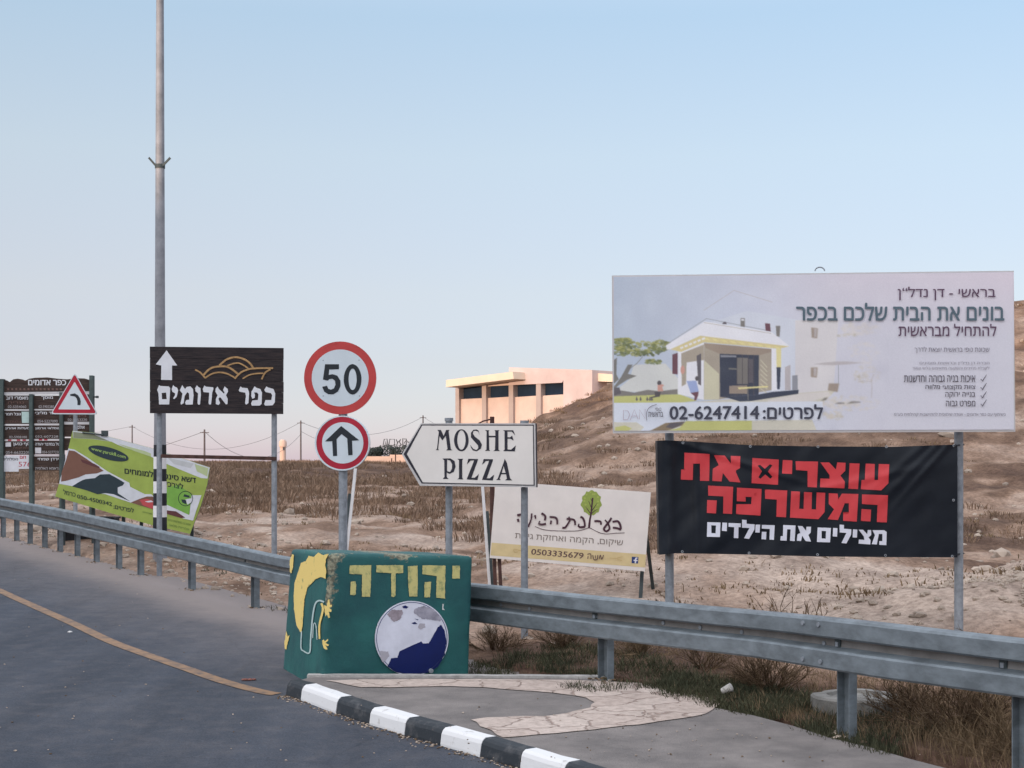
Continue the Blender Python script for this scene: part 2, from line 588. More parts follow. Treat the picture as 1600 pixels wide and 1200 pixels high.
# ------------------------------------------------------------------ the ground sheet
def build_ground():
    aa = np.concatenate([np.linspace(-6, -0.46, 36), np.arange(-0.45, 0.45, 0.0028), np.linspace(0.46, 6, 36)])
    yy = np.concatenate([[-0.5, 1, 2.5, 4], np.exp(np.linspace(math.log(5), math.log(95), 330)), np.exp(np.linspace(math.log(99), math.log(9000), 60))])
    A, Y = np.meshgrid(aa, yy)
    X = A * np.maximum(Y, 3)
    x, y = X.ravel(), Y.ravel()
    sd = side_many(x, y)
    z = ground_np(x, y) + rough_np(x, y, sd)
    z = np.where(sd < 0.05, np.minimum(z, 0.03 * y) - 0.03, z)
    nx, ny = len(aa), len(yy)
    idx = np.arange(nx * ny).reshape(ny, nx)
    f = np.stack([idx[:-1, :-1], idx[:-1, 1:], idx[1:, 1:], idx[1:, :-1]], -1).reshape(-1, 4)
    me = bpy.data.meshes.new('ground')
    me.from_pydata(np.stack([x, y, z], 1).tolist(), [], f.tolist())
    me.polygons.foreach_set('use_smooth', [True] * len(f))
    # how much the pale track / dark scrub soil shows, a property of the soil itself
    pale = np.zeros(len(x))
    pale += np.exp(-((y - (19.5 - 0.55 * x)) / 3.6) ** 2) * ss_np(-1.5, 1.5, x)
    pale += 0.5 * np.exp(-((y - 30) / 9) ** 2) * (1 - ss_np(-2, 3, x))
    for mx, my, hh, r in MOUNDS[:2]:
        pale += 1.2 * np.exp(-((x - mx) ** 2 + (y - my) ** 2) / (r * 1.2) ** 2)
    m_ = (sd > 0.5) & (y < 130)
    st = np.zeros(len(x))
    for i in np.nonzero(m_)[0]:
        X, Y = x[i], y[i]
        q = noise.noise(Vector((X * 0.16 + Y * 0.10, Y * 0.40 - X * 0.16, 3.0))) + 0.5 * noise.noise(Vector((X * 0.6, Y * 0.8, 13.0))) + 0.25 * noise.noise(Vector((X * 1.8, Y * 1.6, 23.0)))
        st[i] = (sst(-0.05, 0.22, q) - 0.5)
    pale += st * (0.62 - 0.32 * ss_np(30, 80, y))
    pale -= 0.75 * np.exp(-((sd - 0.6) / 1.1) ** 2) * ss_np(-0.6, 0.4, x)
    pale -= 0.55 * ss_np(46, 62, y) * (1 - ss_np(-0.01, 0.05, x / np.maximum(y, 1)))
    at_ = me.attributes.new('pale', 'FLOAT', 'POINT')
    at_.data.foreach_set('value', np.clip(pale, -0.8, 1.2))
    o = bpy.data.objects.new('ground', me)
    COL.objects.link(o)
    o['kind'] = 'structure'
    m = bpy.data.materials.new('dry_soil')
    m.use_nodes = True
    t = m.node_tree
    b = t.nodes['Principled BSDF']
    b.inputs['Roughness'].default_value = 0.95
    b.inputs['Specular IOR Level'].default_value = 0.1
    tc = nd(t, 'ShaderNodeTexCoord')
    mp = nd(t, 'ShaderNodeMapping')
    mp.inputs['Scale'].default_value = (1, 0.45, 1.6)
    t.links.new(tc.outputs['Object'], mp.inputs['Vector'])

    def noi(sc, det, ro, mapped=True):
        n = nd(t, 'ShaderNodeTexNoise', Scale=sc, Detail=det, Roughness=ro)
        t.links.new((mp.outputs['Vector'] if mapped else tc.outputs['Object']), n.inputs['Vector'])
        return n
    n1 = noi(0.35, 8, 0.68)
    n2 = noi(2.2, 6, 0.7)
    n3 = noi(14, 4, 0.7, False)
    atn = nd(t, 'ShaderNodeAttribute', attribute_name='pale')
    ad = nd(t, 'ShaderNodeMath', operation='MULTIPLY_ADD')
    ad.inputs[1].default_value = 0.34
    t.links.new(atn.outputs['Fac'], ad.inputs[0])
    t.links.new(n1.outputs['Fac'], ad.inputs[2])
    r1 = nd(t, 'ShaderNodeValToRGB')
    e = r1.color_ramp.elements
    e[0].position, e[0].color = 0.30, (0.115, 0.075, 0.058, 1)
    e[1].position, e[1].color = 0.80, (0.42, 0.345, 0.30, 1)
    for p, c in ((0.44, (0.19, 0.127, 0.094, 1)), (0.57, (0.295, 0.210, 0.163, 1))):
        q = e.new(p)
        q.color = c
    t.links.new(ad.outputs[0], r1.inputs['Fac'])
    r2 = nd(t, 'ShaderNodeValToRGB')
    r2.color_ramp.elements[0].position, r2.color_ramp.elements[0].color = 0.3, (0.58, 0.54, 0.52, 1)
    r2.color_ramp.elements[1].position, r2.color_ramp.elements[1].color = 0.66, (1.2, 1.17, 1.14, 1)
    t.links.new(n2.outputs['Fac'], r2.inputs['Fac'])
    mx = nd(t, 'ShaderNodeMix', data_type='RGBA', blend_type='MULTIPLY')
    mx.inputs[0].default_value = 1.0
    t.links.new(r1.outputs['Color'], mx.inputs[6])
    t.links.new(r2.outputs['Color'], mx.inputs[7])
    r3 = nd(t, 'ShaderNodeValToRGB')
    r3.color_ramp.elements[0].position, r3.color_ramp.elements[0].color = 0.36, (0.62, 0.6, 0.58, 1)
    r3.color_ramp.elements[1].position, r3.color_ramp.elements[1].color = 0.6, (1.12, 1.1, 1.08, 1)
    t.links.new(n3.outputs['Fac'], r3.inputs['Fac'])
    mx2 = nd(t, 'ShaderNodeMix', data_type='RGBA', blend_type='MULTIPLY')
    mx2.inputs[0].default_value = 0.8
    t.links.new(mx.outputs[2], mx2.inputs[6])
    t.links.new(r3.outputs['Color'], mx2.inputs[7])
    t.links.new(mx2.outputs[2], b.inputs['Base Color'])
    bp = nd(t, 'ShaderNodeBump', Strength=0.7, Distance=0.12)
    t.links.new(n2.outputs['Fac'], bp.inputs['Height'])
    bp2 = nd(t, 'ShaderNodeBump', Strength=0.5, Distance=0.03)
    t.links.new(n3.outputs['Fac'], bp2.inputs['Height'])
    t.links.new(bp.outputs['Normal'], bp2.inputs['Normal'])
    t.links.new(bp2.outputs['Normal'], b.inputs['Normal'])
    me.materials.append(m)
    return m


M_soil = build_ground()

# terrain behind the camera: the ridge to the west that keeps the low sun off the road
def build_ridge():
    c = -86.0
    ps = np.linspace(-420, 420, 120)
    qs = np.concatenate([np.linspace(-300, -40, 14), np.linspace(-36, 36, 25), np.linspace(40, 80, 8)])
    u = Vector((-SUN_DIR.x, -SUN_DIR.y))
    w = Vector((-u.y, u.x))
    vs, idx = [], {}
    for i, p in enumerate(ps):
        for j, q in enumerate(qs):
            x = u.x * (c + q) + w.x * p
            y = u.y * (c + q) + w.y * p
            h = 11.6 + 0.5 * noise.noise(Vector((p * 0.03, 0.2, 0))) + 0.35 * noise.noise(Vector((p * 0.11, 1.2, 0)))
            z = -0.5 + (h + 0.5) * (math.exp(-(q / 26) ** 2) if q > 0 else 0.75 + 0.25 * math.exp(-(q / 40) ** 2))
            if q > 55:
                z -= (q - 55) * 0.05
            vs.append((x, y, z))
    n = len(qs)
    fs = [(i * n + j, (i + 1) * n + j, (i + 1) * n + j + 1, i * n + j + 1) for i in range(len(ps) - 1) for j in range(n - 1)]
    b = MB()
    b.add(vs, fs, 0, True)
    o = b.build('hills', M_soil)
    o['kind'] = 'structure'
    b = MB()
    b.add([(-3000, -3000, -0.62), (3000, -3000, -0.62), (3000, -0.4, -0.62), (-3000, -0.4, -0.62)], [(0, 1, 2, 3)])
    o = b.build('ground', M_soil)
    o['kind'] = 'structure'


build_ridge()


# ------------------------------------------------------------------ road, line, kerb, pavement
def onroad(px, py, lift=0.0):
    """point of the road plane (rising 3 in 100) seen at a photo position"""
    d = F * (CAMZ - lift) / (py - 650.0)
    return Vector(((px - CX) / F * d, d, 0.03 * d + lift))


PAVE = 0.115


def build_road():
    ss = np.concatenate([np.linspace(-90, 0, 46)[:-1], np.linspace(0, RC[-1], 150), np.linspace(RC[-1], RC[-1] + 8, 8)[1:]])
    off = np.concatenate([np.linspace(-0.35, 6, 60), np.linspace(6.3, 30, 30)])
    vs, dust = [], []
    t0 = (RX[1] - RX[0]) / np.hypot(*(RX[1] - RX[0]))
    t1 = (RX[-1] - RX[-2]) / np.hypot(*(RX[-1] - RX[-2]))
    for s in ss:
        if s < 0:
            p, n = RX[0] + t0 * s, np.array([t0[1], -t0[0]])
        elif s > RC[-1]:
            p, n = RX[-1] + t1 * (s - RC[-1]), np.array([t1[1], -t1[0]])
        else:
            P, T, N, a, b = rail_at(s)
            p, n = np.array([P.x, P.y]), np.array([N.x, N.y])
        if n[1] > 0:
            n = -n
        for o in off:
            x, y = p + n * o
            vs.append((x, y, 0.03 * y + 0.004))
            w = 0.9 + 0.35 * noise.noise(Vector((x * 0.7, y * 0.7, 2.0)))
            dv = 1 - sst(0.0, w, o - 0.25)
            dv += 0.30 * (1 - sst(0.8, 2.6, o))
            dust.append(dv)
    n = len(off)
    fs = [(i * n + j, i * n + j + 1, (i + 1) * n + j + 1, (i + 1) * n + j) for i in range(len(ss) - 1) for j in range(n - 1)]
    me = bpy.data.meshes.new('road')
    me.from_pydata(vs, [], fs)
    me.polygons.foreach_set('use_smooth', [True] * len(fs))
    me.attributes.new('dust', 'FLOAT', 'POINT').data.foreach_set('value', np.clip(dust, 0, 1.3))
    o = bpy.data.objects.new('road', me)
    COL.objects.link(o)
    o['kind'] = 'structure'
    m = bpy.data.materials.new('asphalt')
    m.use_nodes = True
    t = m.node_tree
    b = t.nodes['Principled BSDF']
    b.inputs['Roughness'].default_value = 0.8
    b.inputs['Specular IOR Level'].default_value = 0.25
    tc = nd(t, 'ShaderNodeTexCoord')
    n1 = nd(t, 'ShaderNodeTexNoise', Scale=0.55, Detail=6.0, Roughness=0.6)
    n2 = nd(t, 'ShaderNodeTexNoise', Scale=75.0, Detail=3.0, Roughness=0.7)
    n3 = nd(t, 'ShaderNodeTexNoise', Scale=5.0, Detail=6.0, Roughness=0.7)
    for q in (n1, n2, n3):
        t.links.new(tc.outputs['Object'], q.inputs['Vector'])
    r1 = nd(t, 'ShaderNodeValToRGB')
    r1.color_ramp.elements[0].position, r1.color_ramp.elements[0].color = 0.35, (0.031, 0.039, 0.055, 1)
    r1.color_ramp.elements[1].position, r1.color_ramp.elements[1].color = 0.68, (0.050, 0.057, 0.073, 1)
    t.links.new(n1.outputs['Fac'], r1.inputs['Fac'])
    r2 = nd(t, 'ShaderNodeValToRGB')
    r2.color_ramp.elements[0].position, r2.color_ramp.elements[0].color = 0.3, (0.6, 0.6, 0.6, 1)
    r2.color_ramp.elements[1].position, r2.color_ramp.elements[1].color = 0.7, (1.35, 1.35, 1.35, 1)
    t.links.new(n2.outputs['Fac'], r2.inputs['Fac'])
    mx = nd(t, 'ShaderNodeMix', data_type='RGBA', blend_type='MULTIPLY')
    mx.inputs[0].default_value = 1
    t.links.new(r1.outputs['Color'], mx.inputs[6])
    t.links.new(r2.outputs['Color'], mx.inputs[7])
    mpc = nd(t, 'ShaderNodeMapping')
    mpc.inputs['Rotation'].default_value = (0, 0, -0.6)
    mpc.inputs['Scale'].default_value = (1.5, 0.12, 1)
    t.links.new(tc.outputs['Object'], mpc.inputs['Vector'])
    n5 = nd(t, 'ShaderNodeTexNoise', Scale=1.0, Detail=4.0, Roughness=0.6)
    t.links.new(mpc.outputs['Vector'], n5.inputs['Vector'])
    r5 = nd(t, 'ShaderNodeValToRGB')
    r5.color_ramp.elements[0].position, r5.color_ramp.elements[0].color = 0.36, (0.78, 0.79, 0.82, 1)
    r5.color_ramp.elements[1].position, r5.color_ramp.elements[1].color = 0.66, (1.3, 1.26, 1.24, 1)
    t.links.new(n5.outputs['Fac'], r5.inputs['Fac'])
    m5 = nd(t, 'ShaderNodeMix', data_type='RGBA', blend_type='MULTIPLY')
    m5.inputs[0].default_value = 1
    t.links.new(mx.outputs[2], m5.inputs[6])
    t.links.new(r5.outputs['Color'], m5.inputs[7])
    wv = nd(t, 'ShaderNodeMix', data_type='VECTOR')
    wv.inputs[0].default_value = 0.12
    t.links.new(tc.outputs['Object'], wv.inputs[4])
    t.links.new(n3.outputs['Color'], wv.inputs[5])
    vc = nd(t, 'ShaderNodeTexVoronoi', Scale=0.42, feature='DISTANCE_TO_EDGE')
    t.links.new(wv.outputs[1], vc.inputs['Vector'])
    cr = nd(t, 'ShaderNodeMapRange')
    cr.inputs['From Min'].default_value = 0.002
    cr.inputs['From Max'].default_value = 0.007
    cr.inputs['To Min'].default_value = 0.86
    t.links.new(vc.outputs['Distance'], cr.inputs['Value'])
    mc = nd(t, 'ShaderNodeVectorMath', operation='SCALE')
    t.links.new(m5.outputs[2], mc.inputs[0])
    t.links.new(cr.outputs['Result'], mc.inputs['Scale'])
    atn = nd(t, 'ShaderNodeAttribute', attribute_name='dust')
    ad = nd(t, 'ShaderNodeMath', operation='MULTIPLY_ADD')
    ad.inputs[1].default_value = 0.75
    t.links.new(n3.outputs['Fac'], ad.inputs[0])
    t.links.new(atn.outputs['Fac'], ad.inputs[2])
    mr = nd(t, 'ShaderNodeMapRange')
    mr.inputs['From Min'].default_value = 0.34
    mr.inputs['From Max'].default_value = 1.6
    t.links.new(ad.outputs[0], mr.inputs['Value'])
    m2 = nd(t, 'ShaderNodeMix', data_type='RGBA')
    t.links.new(mr.outputs['Result'], m2.inputs[0])
    t.links.new(mc.outputs['Vector'], m2.inputs[6])
    m2.inputs[7].default_value = (0.22, 0.188, 0.18, 1)
    t.links.new(m2.outputs[2], b.inputs['Base Color'])
    bp = nd(t, 'ShaderNodeBump', Strength=0.5, Distance=0.008)
    t.links.new(n2.outputs['Fac'], bp.inputs['Height'])
    t.links.new(bp.outputs['Normal'], b.inputs['Normal'])
    me.materials.append(m)


build_road()

M_orange = mat('orange_line', (0.25, 0.155, 0.092), rough=0.75, col2=(0.10, 0.08, 0.075), lo=0.44, hi=0.68, scale=9, detail=9)


def build_line():
    pts = [(-260, 800), (-120, 868), (0, 924), (57.5, 950), (115, 975.6), (172.5, 1003), (230, 1024.5), (287.5, 1044.6), (345, 1064.8), (402.5, 1080.6), (432, 1086)]
    g = [onroad(x, y) for x, y in pts]
    g = [Vector((p[0], p[1], 0)) for p in smooth_line([(p.x, p.y) for p in g], 6)]
    vs = []
    for i, p in enumerate(g):
        tt = (g[min(i + 1, len(g) - 1)] - g[max(0, i - 1)]).normalized()
        nn = Vector((-tt.y, tt.x, 0)) * 0.062
        for q in (p + nn, p - nn):
            vs.append((q.x, q.y, 0.03 * q.y + 0.0085))
    b = MB()
    b.add(vs, [(2 * i, 2 * i + 1, 2 * i + 3, 2 * i + 2) for i in range(len(g) - 1)])
    o = b.build('road_marking', M_orange)
    o['kind'] = 'structure'


build_line()

M_kerbw = mat('kerb_white', (0.66, 0.665, 0.68), rough=0.65, col2=(0.30, 0.28, 0.265), lo=0.6, hi=0.74, scale=11, detail=9, bump=0.15, bscale=25)
M_kerbb = mat('kerb_black', (0.024, 0.030, 0.038), rough=0.65, col2=(0.10, 0.10, 0.105), lo=0.5, hi=0.78, scale=11, detail=9, bump=0.15, bscale=25)
KPX = [(447, 1088), (470, 1095), (525, 1116), (577, 1133), (632, 1150), (688, 1166), (750, 1184), (812, 1203), (880, 1224), (960, 1250), (1060, 1284), (1190, 1330)]
KG = [onroad(x, y) for x, y in KPX]
KIN = []     # inner (back) line of the kerb


def build_kerb():
    g = []
    for i, p in enumerate(KG):
        a, b2 = KG[max(0, i - 1)], KG[min(len(KG) - 1, i + 1)]
        t = Vector((b2.x - a.x, b2.y - a.y, 0)).normalized()
        nn = Vector((-t.y, t.x, 0))
        if nn.x < 0:
            nn = -nn
        g.append((Vector((p.x, p.y, 0)), nn))
    KIN.extend([p + nn * 0.135 for p, nn in g])
    prof = [(-0.0, -0.05), (0.0, 0.02), (0.010, 0.085), (0.022, 0.108), (0.042, PAVE + 0.008), (0.128, PAVE + 0.010), (0.135, PAVE + 0.003), (0.135, -0.05)]
    b = MB()
    for i in range(len(g) - 1):
        k = 0 if i % 2 == 1 else 1
        sub = 5
        rows = []
        for j in range(sub + 1):
            f = j / sub
            e = 0.006 if j == 0 else (0.994 if j == sub else f)
            p = g[i][0].lerp(g[i + 1][0], e)
            nn = g[i][1].lerp(g[i + 1][1], e).normalized()
            for (u, v) in prof:
                q = p + nn * u
                wob = 0.004 * noise.noise(Vector((q.x * 6, q.y * 6, v * 8)))
                rows.append((q.x + wob, q.y, 0.03 * p.y + v + wob))
        m = len(prof)
        b.add(rows, [(j * m + c, j * m + c + 1, (j + 1) * m + c + 1, (j + 1) * m + c) for j in range(sub) for c in range(m - 1)], k, False)
        b.add(rows[:m], [tuple(range(m))], k)
        b.add(rows[-m:], [tuple(range(m))], k)
    o = b.build('kerb', [M_kerbw, M_kerbb])
    o['kind'] = 'structure'


build_kerb()

M_pave = mat('pavement_asphalt', (0.115, 0.106, 0.105), rough=0.85, col2=(0.25, 0.225, 0.215), scale=2.4, bump=0.6, bscale=90, lo=0.28, hi=0.74, detail=14)
M_conc = mat('concrete_edge', (0.34, 0.33, 0.32), rough=0.9, vary=0.25, scale=12, bump=0.2)


def stone_material():
    m = bpy.data.materials.new('flagstone')
    m.use_nodes = True
    t = m.node_tree
    b = t.nodes['Principled BSDF']
    b.inputs['Roughness'].default_value = 0.85
    tc = nd(t, 'ShaderNodeTexCoord')
    mp = nd(t, 'ShaderNodeMapping')
    mp.inputs['Rotation'].default_value = (0, 0, 0.5)
    mp.inputs['Scale'].default_value = (1.0, 1.15, 0.02)
    t.links.new(tc.outputs['Object'], mp.inputs['Vector'])
    wn = nd(t, 'ShaderNodeTexNoise', Scale=4.0, Detail=5.0)
    t.links.new(mp.outputs['Vector'], wn.inputs['Vector'])
    vm = nd(t, 'ShaderNodeMix', data_type='VECTOR')
    vm.inputs[0].default_value = 0.2
    t.links.new(mp.outputs['Vector'], vm.inputs[4])
    t.links.new(wn.outputs['Color'], vm.inputs[5])
    v1 = nd(t, 'ShaderNodeTexVoronoi', Scale=3.1)
    v2 = nd(t, 'ShaderNodeTexVoronoi', Scale=3.1, feature='DISTANCE_TO_EDGE')
    for v in (v1, v2):
        t.links.new(vm.outputs[1], v.inputs['Vector'])
    r = nd(t, 'ShaderNodeValToRGB')
    e = r.color_ramp.elements
    e[0].position, e[0].color = 0.0, (0.40, 0.325, 0.29, 1)
    e[1].position, e[1].color = 1.0, (0.5, 0.425, 0.385, 1)
    t.links.new(v1.outputs['Color'], r.inputs['Fac'])
    n3 = nd(t, 'ShaderNodeTexNoise', Scale=16.0, Detail=6.0, Roughness=0.7)
    t.links.new(tc.outputs['Object'], n3.inputs['Vector'])
    r3 = nd(t, 'ShaderNodeValToRGB')
    r3.color_ramp.elements[0].position, r3.color_ramp.elements[0].color = 0.33, (0.72, 0.7, 0.68, 1)
    r3.color_ramp.elements[1].position, r3.color_ramp.elements[1].color = 0.62, (1.08, 1.07, 1.06, 1)
    t.links.new(n3.outputs['Fac'], r3.inputs['Fac'])
    mx = nd(t, 'ShaderNodeMix', data_type='RGBA', blend_type='MULTIPLY')
    mx.inputs[0].default_value = 1
    t.links.new(r.outputs['Color'], mx.inputs[6])
    t.links.new(r3.outputs['Color'], mx.inputs[7])
    jr = nd(t, 'ShaderNodeMapRange')
    jr.inputs['From Min'].default_value = 0.006
    jr.inputs['From Max'].default_value = 0.022
    t.links.new(v2.outputs['Distance'], jr.inputs['Value'])
    m2 = nd(t, 'ShaderNodeMix', data_type='RGBA')
    t.links.new(jr.outputs['Result'], m2.inputs[0])
    m2.inputs[6].default_value = (0.27, 0.2, 0.17, 1)
    t.links.new(mx.outputs[2], m2.inputs[7])
    t.links.new(m2.outputs[2], b.inputs['Base Color'])
    ma = nd(t, 'ShaderNodeMath', operation='MULTIPLY_ADD')
    ma.inputs[1].default_value = 0.45
    t.links.new(n3.outputs['Fac'], ma.inputs[0])
    t.links.new(jr.outputs['Result'], ma.inputs[2])
    bp = nd(t, 'ShaderNodeBump', Strength=0.7, Distance=0.02)
    t.links.new(ma.outputs[0], bp.inputs['Height'])
    t.links.new(bp.outputs['Normal'], b.inputs['Normal'])
    return m


M_stone = stone_material()


def flat_poly(name, loops, lift, m):
    """flat figure on the sloping pavement plane; loops of ground points"""
    flat = [p for l in loops for p in l]
    tris = tessellate_polygon([[Vector((p[0], p[1], 0)) for p in l] for l in loops])
    b = MB()
    b.add([(p[0], p[1], 0.03 * p[1] + lift) for p in flat], tris)
    o = b.build(name, m)
    o['kind'] = 'structure'
    return o


def build_pavement():
    onp = lambda x, y: tuple(onroad(x, y, PAVE))[:2]
    back = [onp(486, 1058), onp(700, 1059), onp(940, 1060)]
    # along the rail, bulging a little past it
    edge = []
    for px in range(960, 2700, 60):
        P, T, N, a, b = rail_at(rail_s(px))
        w = 0.12 + 0.1 * noise.noise(Vector((px * 0.02, 0, 0)))
        q = P + N * w
        if q.y < 12.0:
            edge.append((q.x, q.y))
    kin = [(p.x - 0.004, p.y) for p in KIN]
    loop = back + edge + [(4.6, 4.5), (2.0, 4.6)] + kin[::-1]
    flat_poly('pavement', [loop], PAVE, M_pave)
    outer = [(512, 1064), (560, 1063), (640, 1062), (740, 1062), (800, 1062.5), (900, 1064), (1000, 1068), (1040, 1071), (1085, 1080), (1115, 1088), (1128, 1100), (1118, 1110),
             (1080, 1121), (1000, 1133), (900, 1143), (830, 1150), (787, 1154), (760, 1139), (736, 1126), (760, 1122), (850, 1119.5), (890, 1114.5), (920, 1107), (931, 1099), (915, 1091),
             (870, 1084), (800, 1078), (740, 1074), (670, 1073.5), (590, 1075), (564, 1075)]
    o2 = []
    for i in range(len(outer)):
        a, b = Vector(outer[i]), Vector(outer[(i + 1) % len(outer)])
        for k in range(4):
            p = a.lerp(b, k / 4)
            q = onp(p.x, p.y)
            w = 0.035
            o2.append((q[0] + w * noise.noise(Vector((q[0] * 5, q[1] * 5, 0))), q[1] + w * noise.noise(Vector((q[0] * 5, q[1] * 5, 9)))))
    flat_poly('stone_paving', [o2], PAVE + 0.006, M_stone)
    # concrete edging strip along the back of the island
    b = MB()
    A, B = Vector((*onp(480, 1058), 0)), Vector((*onp(945, 1060), 0))
    n = 24
    vs = []
    for i in range(n + 1):
        p = A.lerp(B, i / n)
        z = 0.03 * p.y
        w = 0.004 * noise.noise(Vector((p.x * 4, 0, 0)))
        vs += [(p.x, p.y - 0.01, z + PAVE - 0.03), (p.x, p.y - 0.01, z + PAVE + 0.018 + w), (p.x, p.y + 0.085, z + PAVE + 0.018 + w), (p.x, p.y + 0.085, z - 0.05)]
    b.add(vs, [(4 * i + c, 4 * i + c + 1, 4 * i + c + 5, 4 * i + c + 4) for i in range(n) for c in range(3)])
    o = b.build('edging_strip', M_conc)
    o['kind'] = 'structure'


build_pavement()


# ------------------------------------------------------------------ guardrail
def build_guardrail():
    P0 = rail_at(rail_s(800))[0]
    root = thing('guardrail', 'long grey galvanised steel guardrail running behind the painted block', 'guardrail', (P0.x, P0.y, 0.03 * P0.y))
    ss = np.linspace(0.0, RC[-1], 150)
    prof = [(0.0, 0.03), (0.02, 0.07), (0.06, 0.082), (0.36, 0.088), (0.395, 0.076), (0.425, 0.022), (0.45, 0.004), (0.56, 0.0), (0.585, 0.004), (0.615, 0.066), (0.65, 0.082), (0.93, 0.088), (0.975, 0.078), (0.995, 0.05), (1.0, 0.012)]
    b = MB()
    m = len(prof)
    vs = []
    for s in ss:
        P, T, N, zt, zb = rail_at(s)
        zt += 0.006 * noise.noise(Vector((s * 0.8, 0, 0)))
        for (v, u) in prof:
            q = P + N * (0.05 + u)
            vs.append((q.x, q.y, zb + (zt - zb) * v))
    vb = []
    for s in ss:
        P, T, N, zt, zb = rail_at(s)
        for (v, u) in prof:
            q = P + N * (0.05 + u - 0.005)
            vb.append((q.x, q.y, zb + (zt - zb) * v))
    n = len(ss)
    fs = [(i * m + c, i * m + c + 1, (i + 1) * m + c + 1, (i + 1) * m + c) for i in range(n - 1) for c in range(m - 1)]
    b.add(vs, [f for k, f in enumerate(fs) if not 6 <= k % (m - 1) <= 7], 0, False)
    b.add(vs, [f for k, f in enumerate(fs) if 6 <= k % (m - 1) <= 7], 1, False)
    b.add(vb, [f[::-1] for f in fs], 0, False)
    o = n * m
    b.add(vs + vb, [(i * m, o + i * m, o + (i + 1) * m, (i + 1) * m) for i in range(n - 1)] + [(i * m + m - 1, (i + 1) * m + m - 1, o + (i + 1) * m + m - 1, o + i * m + m - 1) for i in range(n - 1)])
    part = b.build('beam', [M_rail, mat('dusty_steel', (0.20, 0.19, 0.185), rough=0.8, vary=0.2, scale=4)], root)
    for px in (-60, -30, -12, 6, 27, 48, 71, 95, 122, 152, 187, 221, 301, 400, 520, 690, 948, 1325, 1602, 1960):
        P, T, N, zt, zb = rail_at(rail_s(px))
        gz = 0.03 * P.y + (PAVE if px > 900 else 0) - 0.1
        b = MB()
        ang = math.atan2(T.y, T.x)
        c = P - N * 0.02
        h = (zb + 0.22) - gz
        # C-section post: web and two flanges
        b.box((c.x, c.y, gz + h / 2), (0.12 if px > 900 else 0.11, 0.008, h), 0, ang)
        for sx in (-1, 1):
            q = c + T * (0.058 if px > 900 else 0.053) * sx + N * 0.03
            b.box((q.x, q.y, gz + h / 2), (0.006, 0.062, h), 0, ang)
        b.build('post', M_rail, root)
    for px, v in ((791, .52), (836, .5), (1045, .52), (1103, .5), (1168, .5), (1298, .48), (1305, .86), (1280, .86), (1280, .16), (1308, .16), (940, .5), (390, .5), (43, .5)):
        P, T, N, zt, zb = rail_at(rail_s(px))
        u = 0.002 if 0.4 < v < 0.6 else 0.086
        q = P + N * (0.05 + u)
        z = zb + (zt - zb) * v
        b = MB()
        b.tube([Vector((q.x, q.y, z)), Vector((q.x, q.y, z)) + N * 0.009], 0.016, 8)
        b.build('bolt', M_galv if px != 390 else M_dkpost, part)
    for px in (1320, 1578, 938):
        P, T, N, zt, zb = rail_at(rail_s(px))
        q = P + N * 0.056
        b = MB()
        b.box((q.x, q.y, (zt + zb) / 2), (0.055, 0.012, 0.06), 0, math.atan2(T.y, T.x))
        b.box((q.x + N.x * .008, q.y + N.y * .008, (zt + zb) / 2), (0.026, 0.012, 0.03), 1, math.atan2(T.y, T.x))
        b.build('bracket', [M_dkpost, M_galv], part)


build_guardrail()


# ------------------------------------------------------------------ street lamp pole
def vpost(b, x, y, z0, z1, r, mi=0, n=12, r1=None):
    b.tube([(x, y, z0), (x, y, z1)], [r, r if r1 is None else r1], n, mi)


def zrow(py, d):
    return CAMZ + (HY - py) / F * d


M_pole = mat('pole_steel', (0.25, 0.26, 0.29), rough=0.6, metal=0.15, vary=0.2, scale=5, bump=0.08, bscale=40)


def build_lamp():
    d = 22.9
    x = at(250, 0, d).x
    z0 = 0.03 * d
    root = thing('street_lamp', 'tall grey lamp pole with black and white bands, rising out of frame', 'lamp post', (x, d, z0))
    zs = [zrow(p, d) for p in (826, 808, 790, 770.6, 752, 732.6, 713.6, 695)]
    rad = lambda z: float(np.interp(z, [z0, zs[0], zrow(540, d), zrow(250, d), zrow(0, d), zrow(-200, d)], [0.108, 0.1, 0.077, 0.066, 0.056, 0.046]))
    b = MB()
    zz = list(np.linspace(z0 - 0.1, zrow(-200, d), 24))
    b.tube([(x, d, z) for z in zz], [rad(z) for z in zz], 20)
    b.tube([(x, d, zrow(262, d)), (x, d, zrow(258, d))], rad(zrow(258, d)) + 0.006, 16)
    part = b.build('pole', M_pole, root)
    cols = [1, 0, 1, 0, 1, 0, 1]
    zb = [zrow(826, d) - 0.3] + zs[1:]
    for i in range(7):
        b = MB()
        b.tube([(x, d, zb[i] + 0.0005), (x, d, zb[i + 1] - 0.0005)], [rad(zb[i]) + 0.003, rad(zb[i + 1]) + 0.003], 20, 0, False)
        b.build('painted_band', [M_white, M_black][cols[i]], part)
    b = MB()
    zc = zrow(260, d)
    b.tube([(x, d, zc - 0.03), (x, d, zc + 0.03)], 0.076, 16)
    for sx, ex in ((-1, -0.155), (1, 0.165)):
        b.bar((x + sx * 0.05, d - 0.05, zc), (x + ex, d - 0.05, zc + 0.12), 0.03, 0.02, 0, Vector((0, 0, 1)))
    b.build('flag_bracket', M_dkpost, root)
    # arm and head, above the frame
    zt = zrow(-200, d)
    b = MB()
    b.tube([(x, d, zt - 0.05), (x - 0.15, d, zt + 0.25), (x - 0.9, d, zt + 0.45), (x - 1.7, d, zt + 0.5)], [0.045, 0.04, 0.032, 0.028], 10)
    b.build('arm', M_pole, root)
    b = MB()
    b.box((x - 2.0, d, zt + 0.5), (0.7, 0.26, 0.12))
    b.box((x - 2.0, d, zt + 0.43), (0.5, 0.2, 0.03), 1)
    b.build('lamp_head', [M_dkpost, M_white], root)


build_lamp()


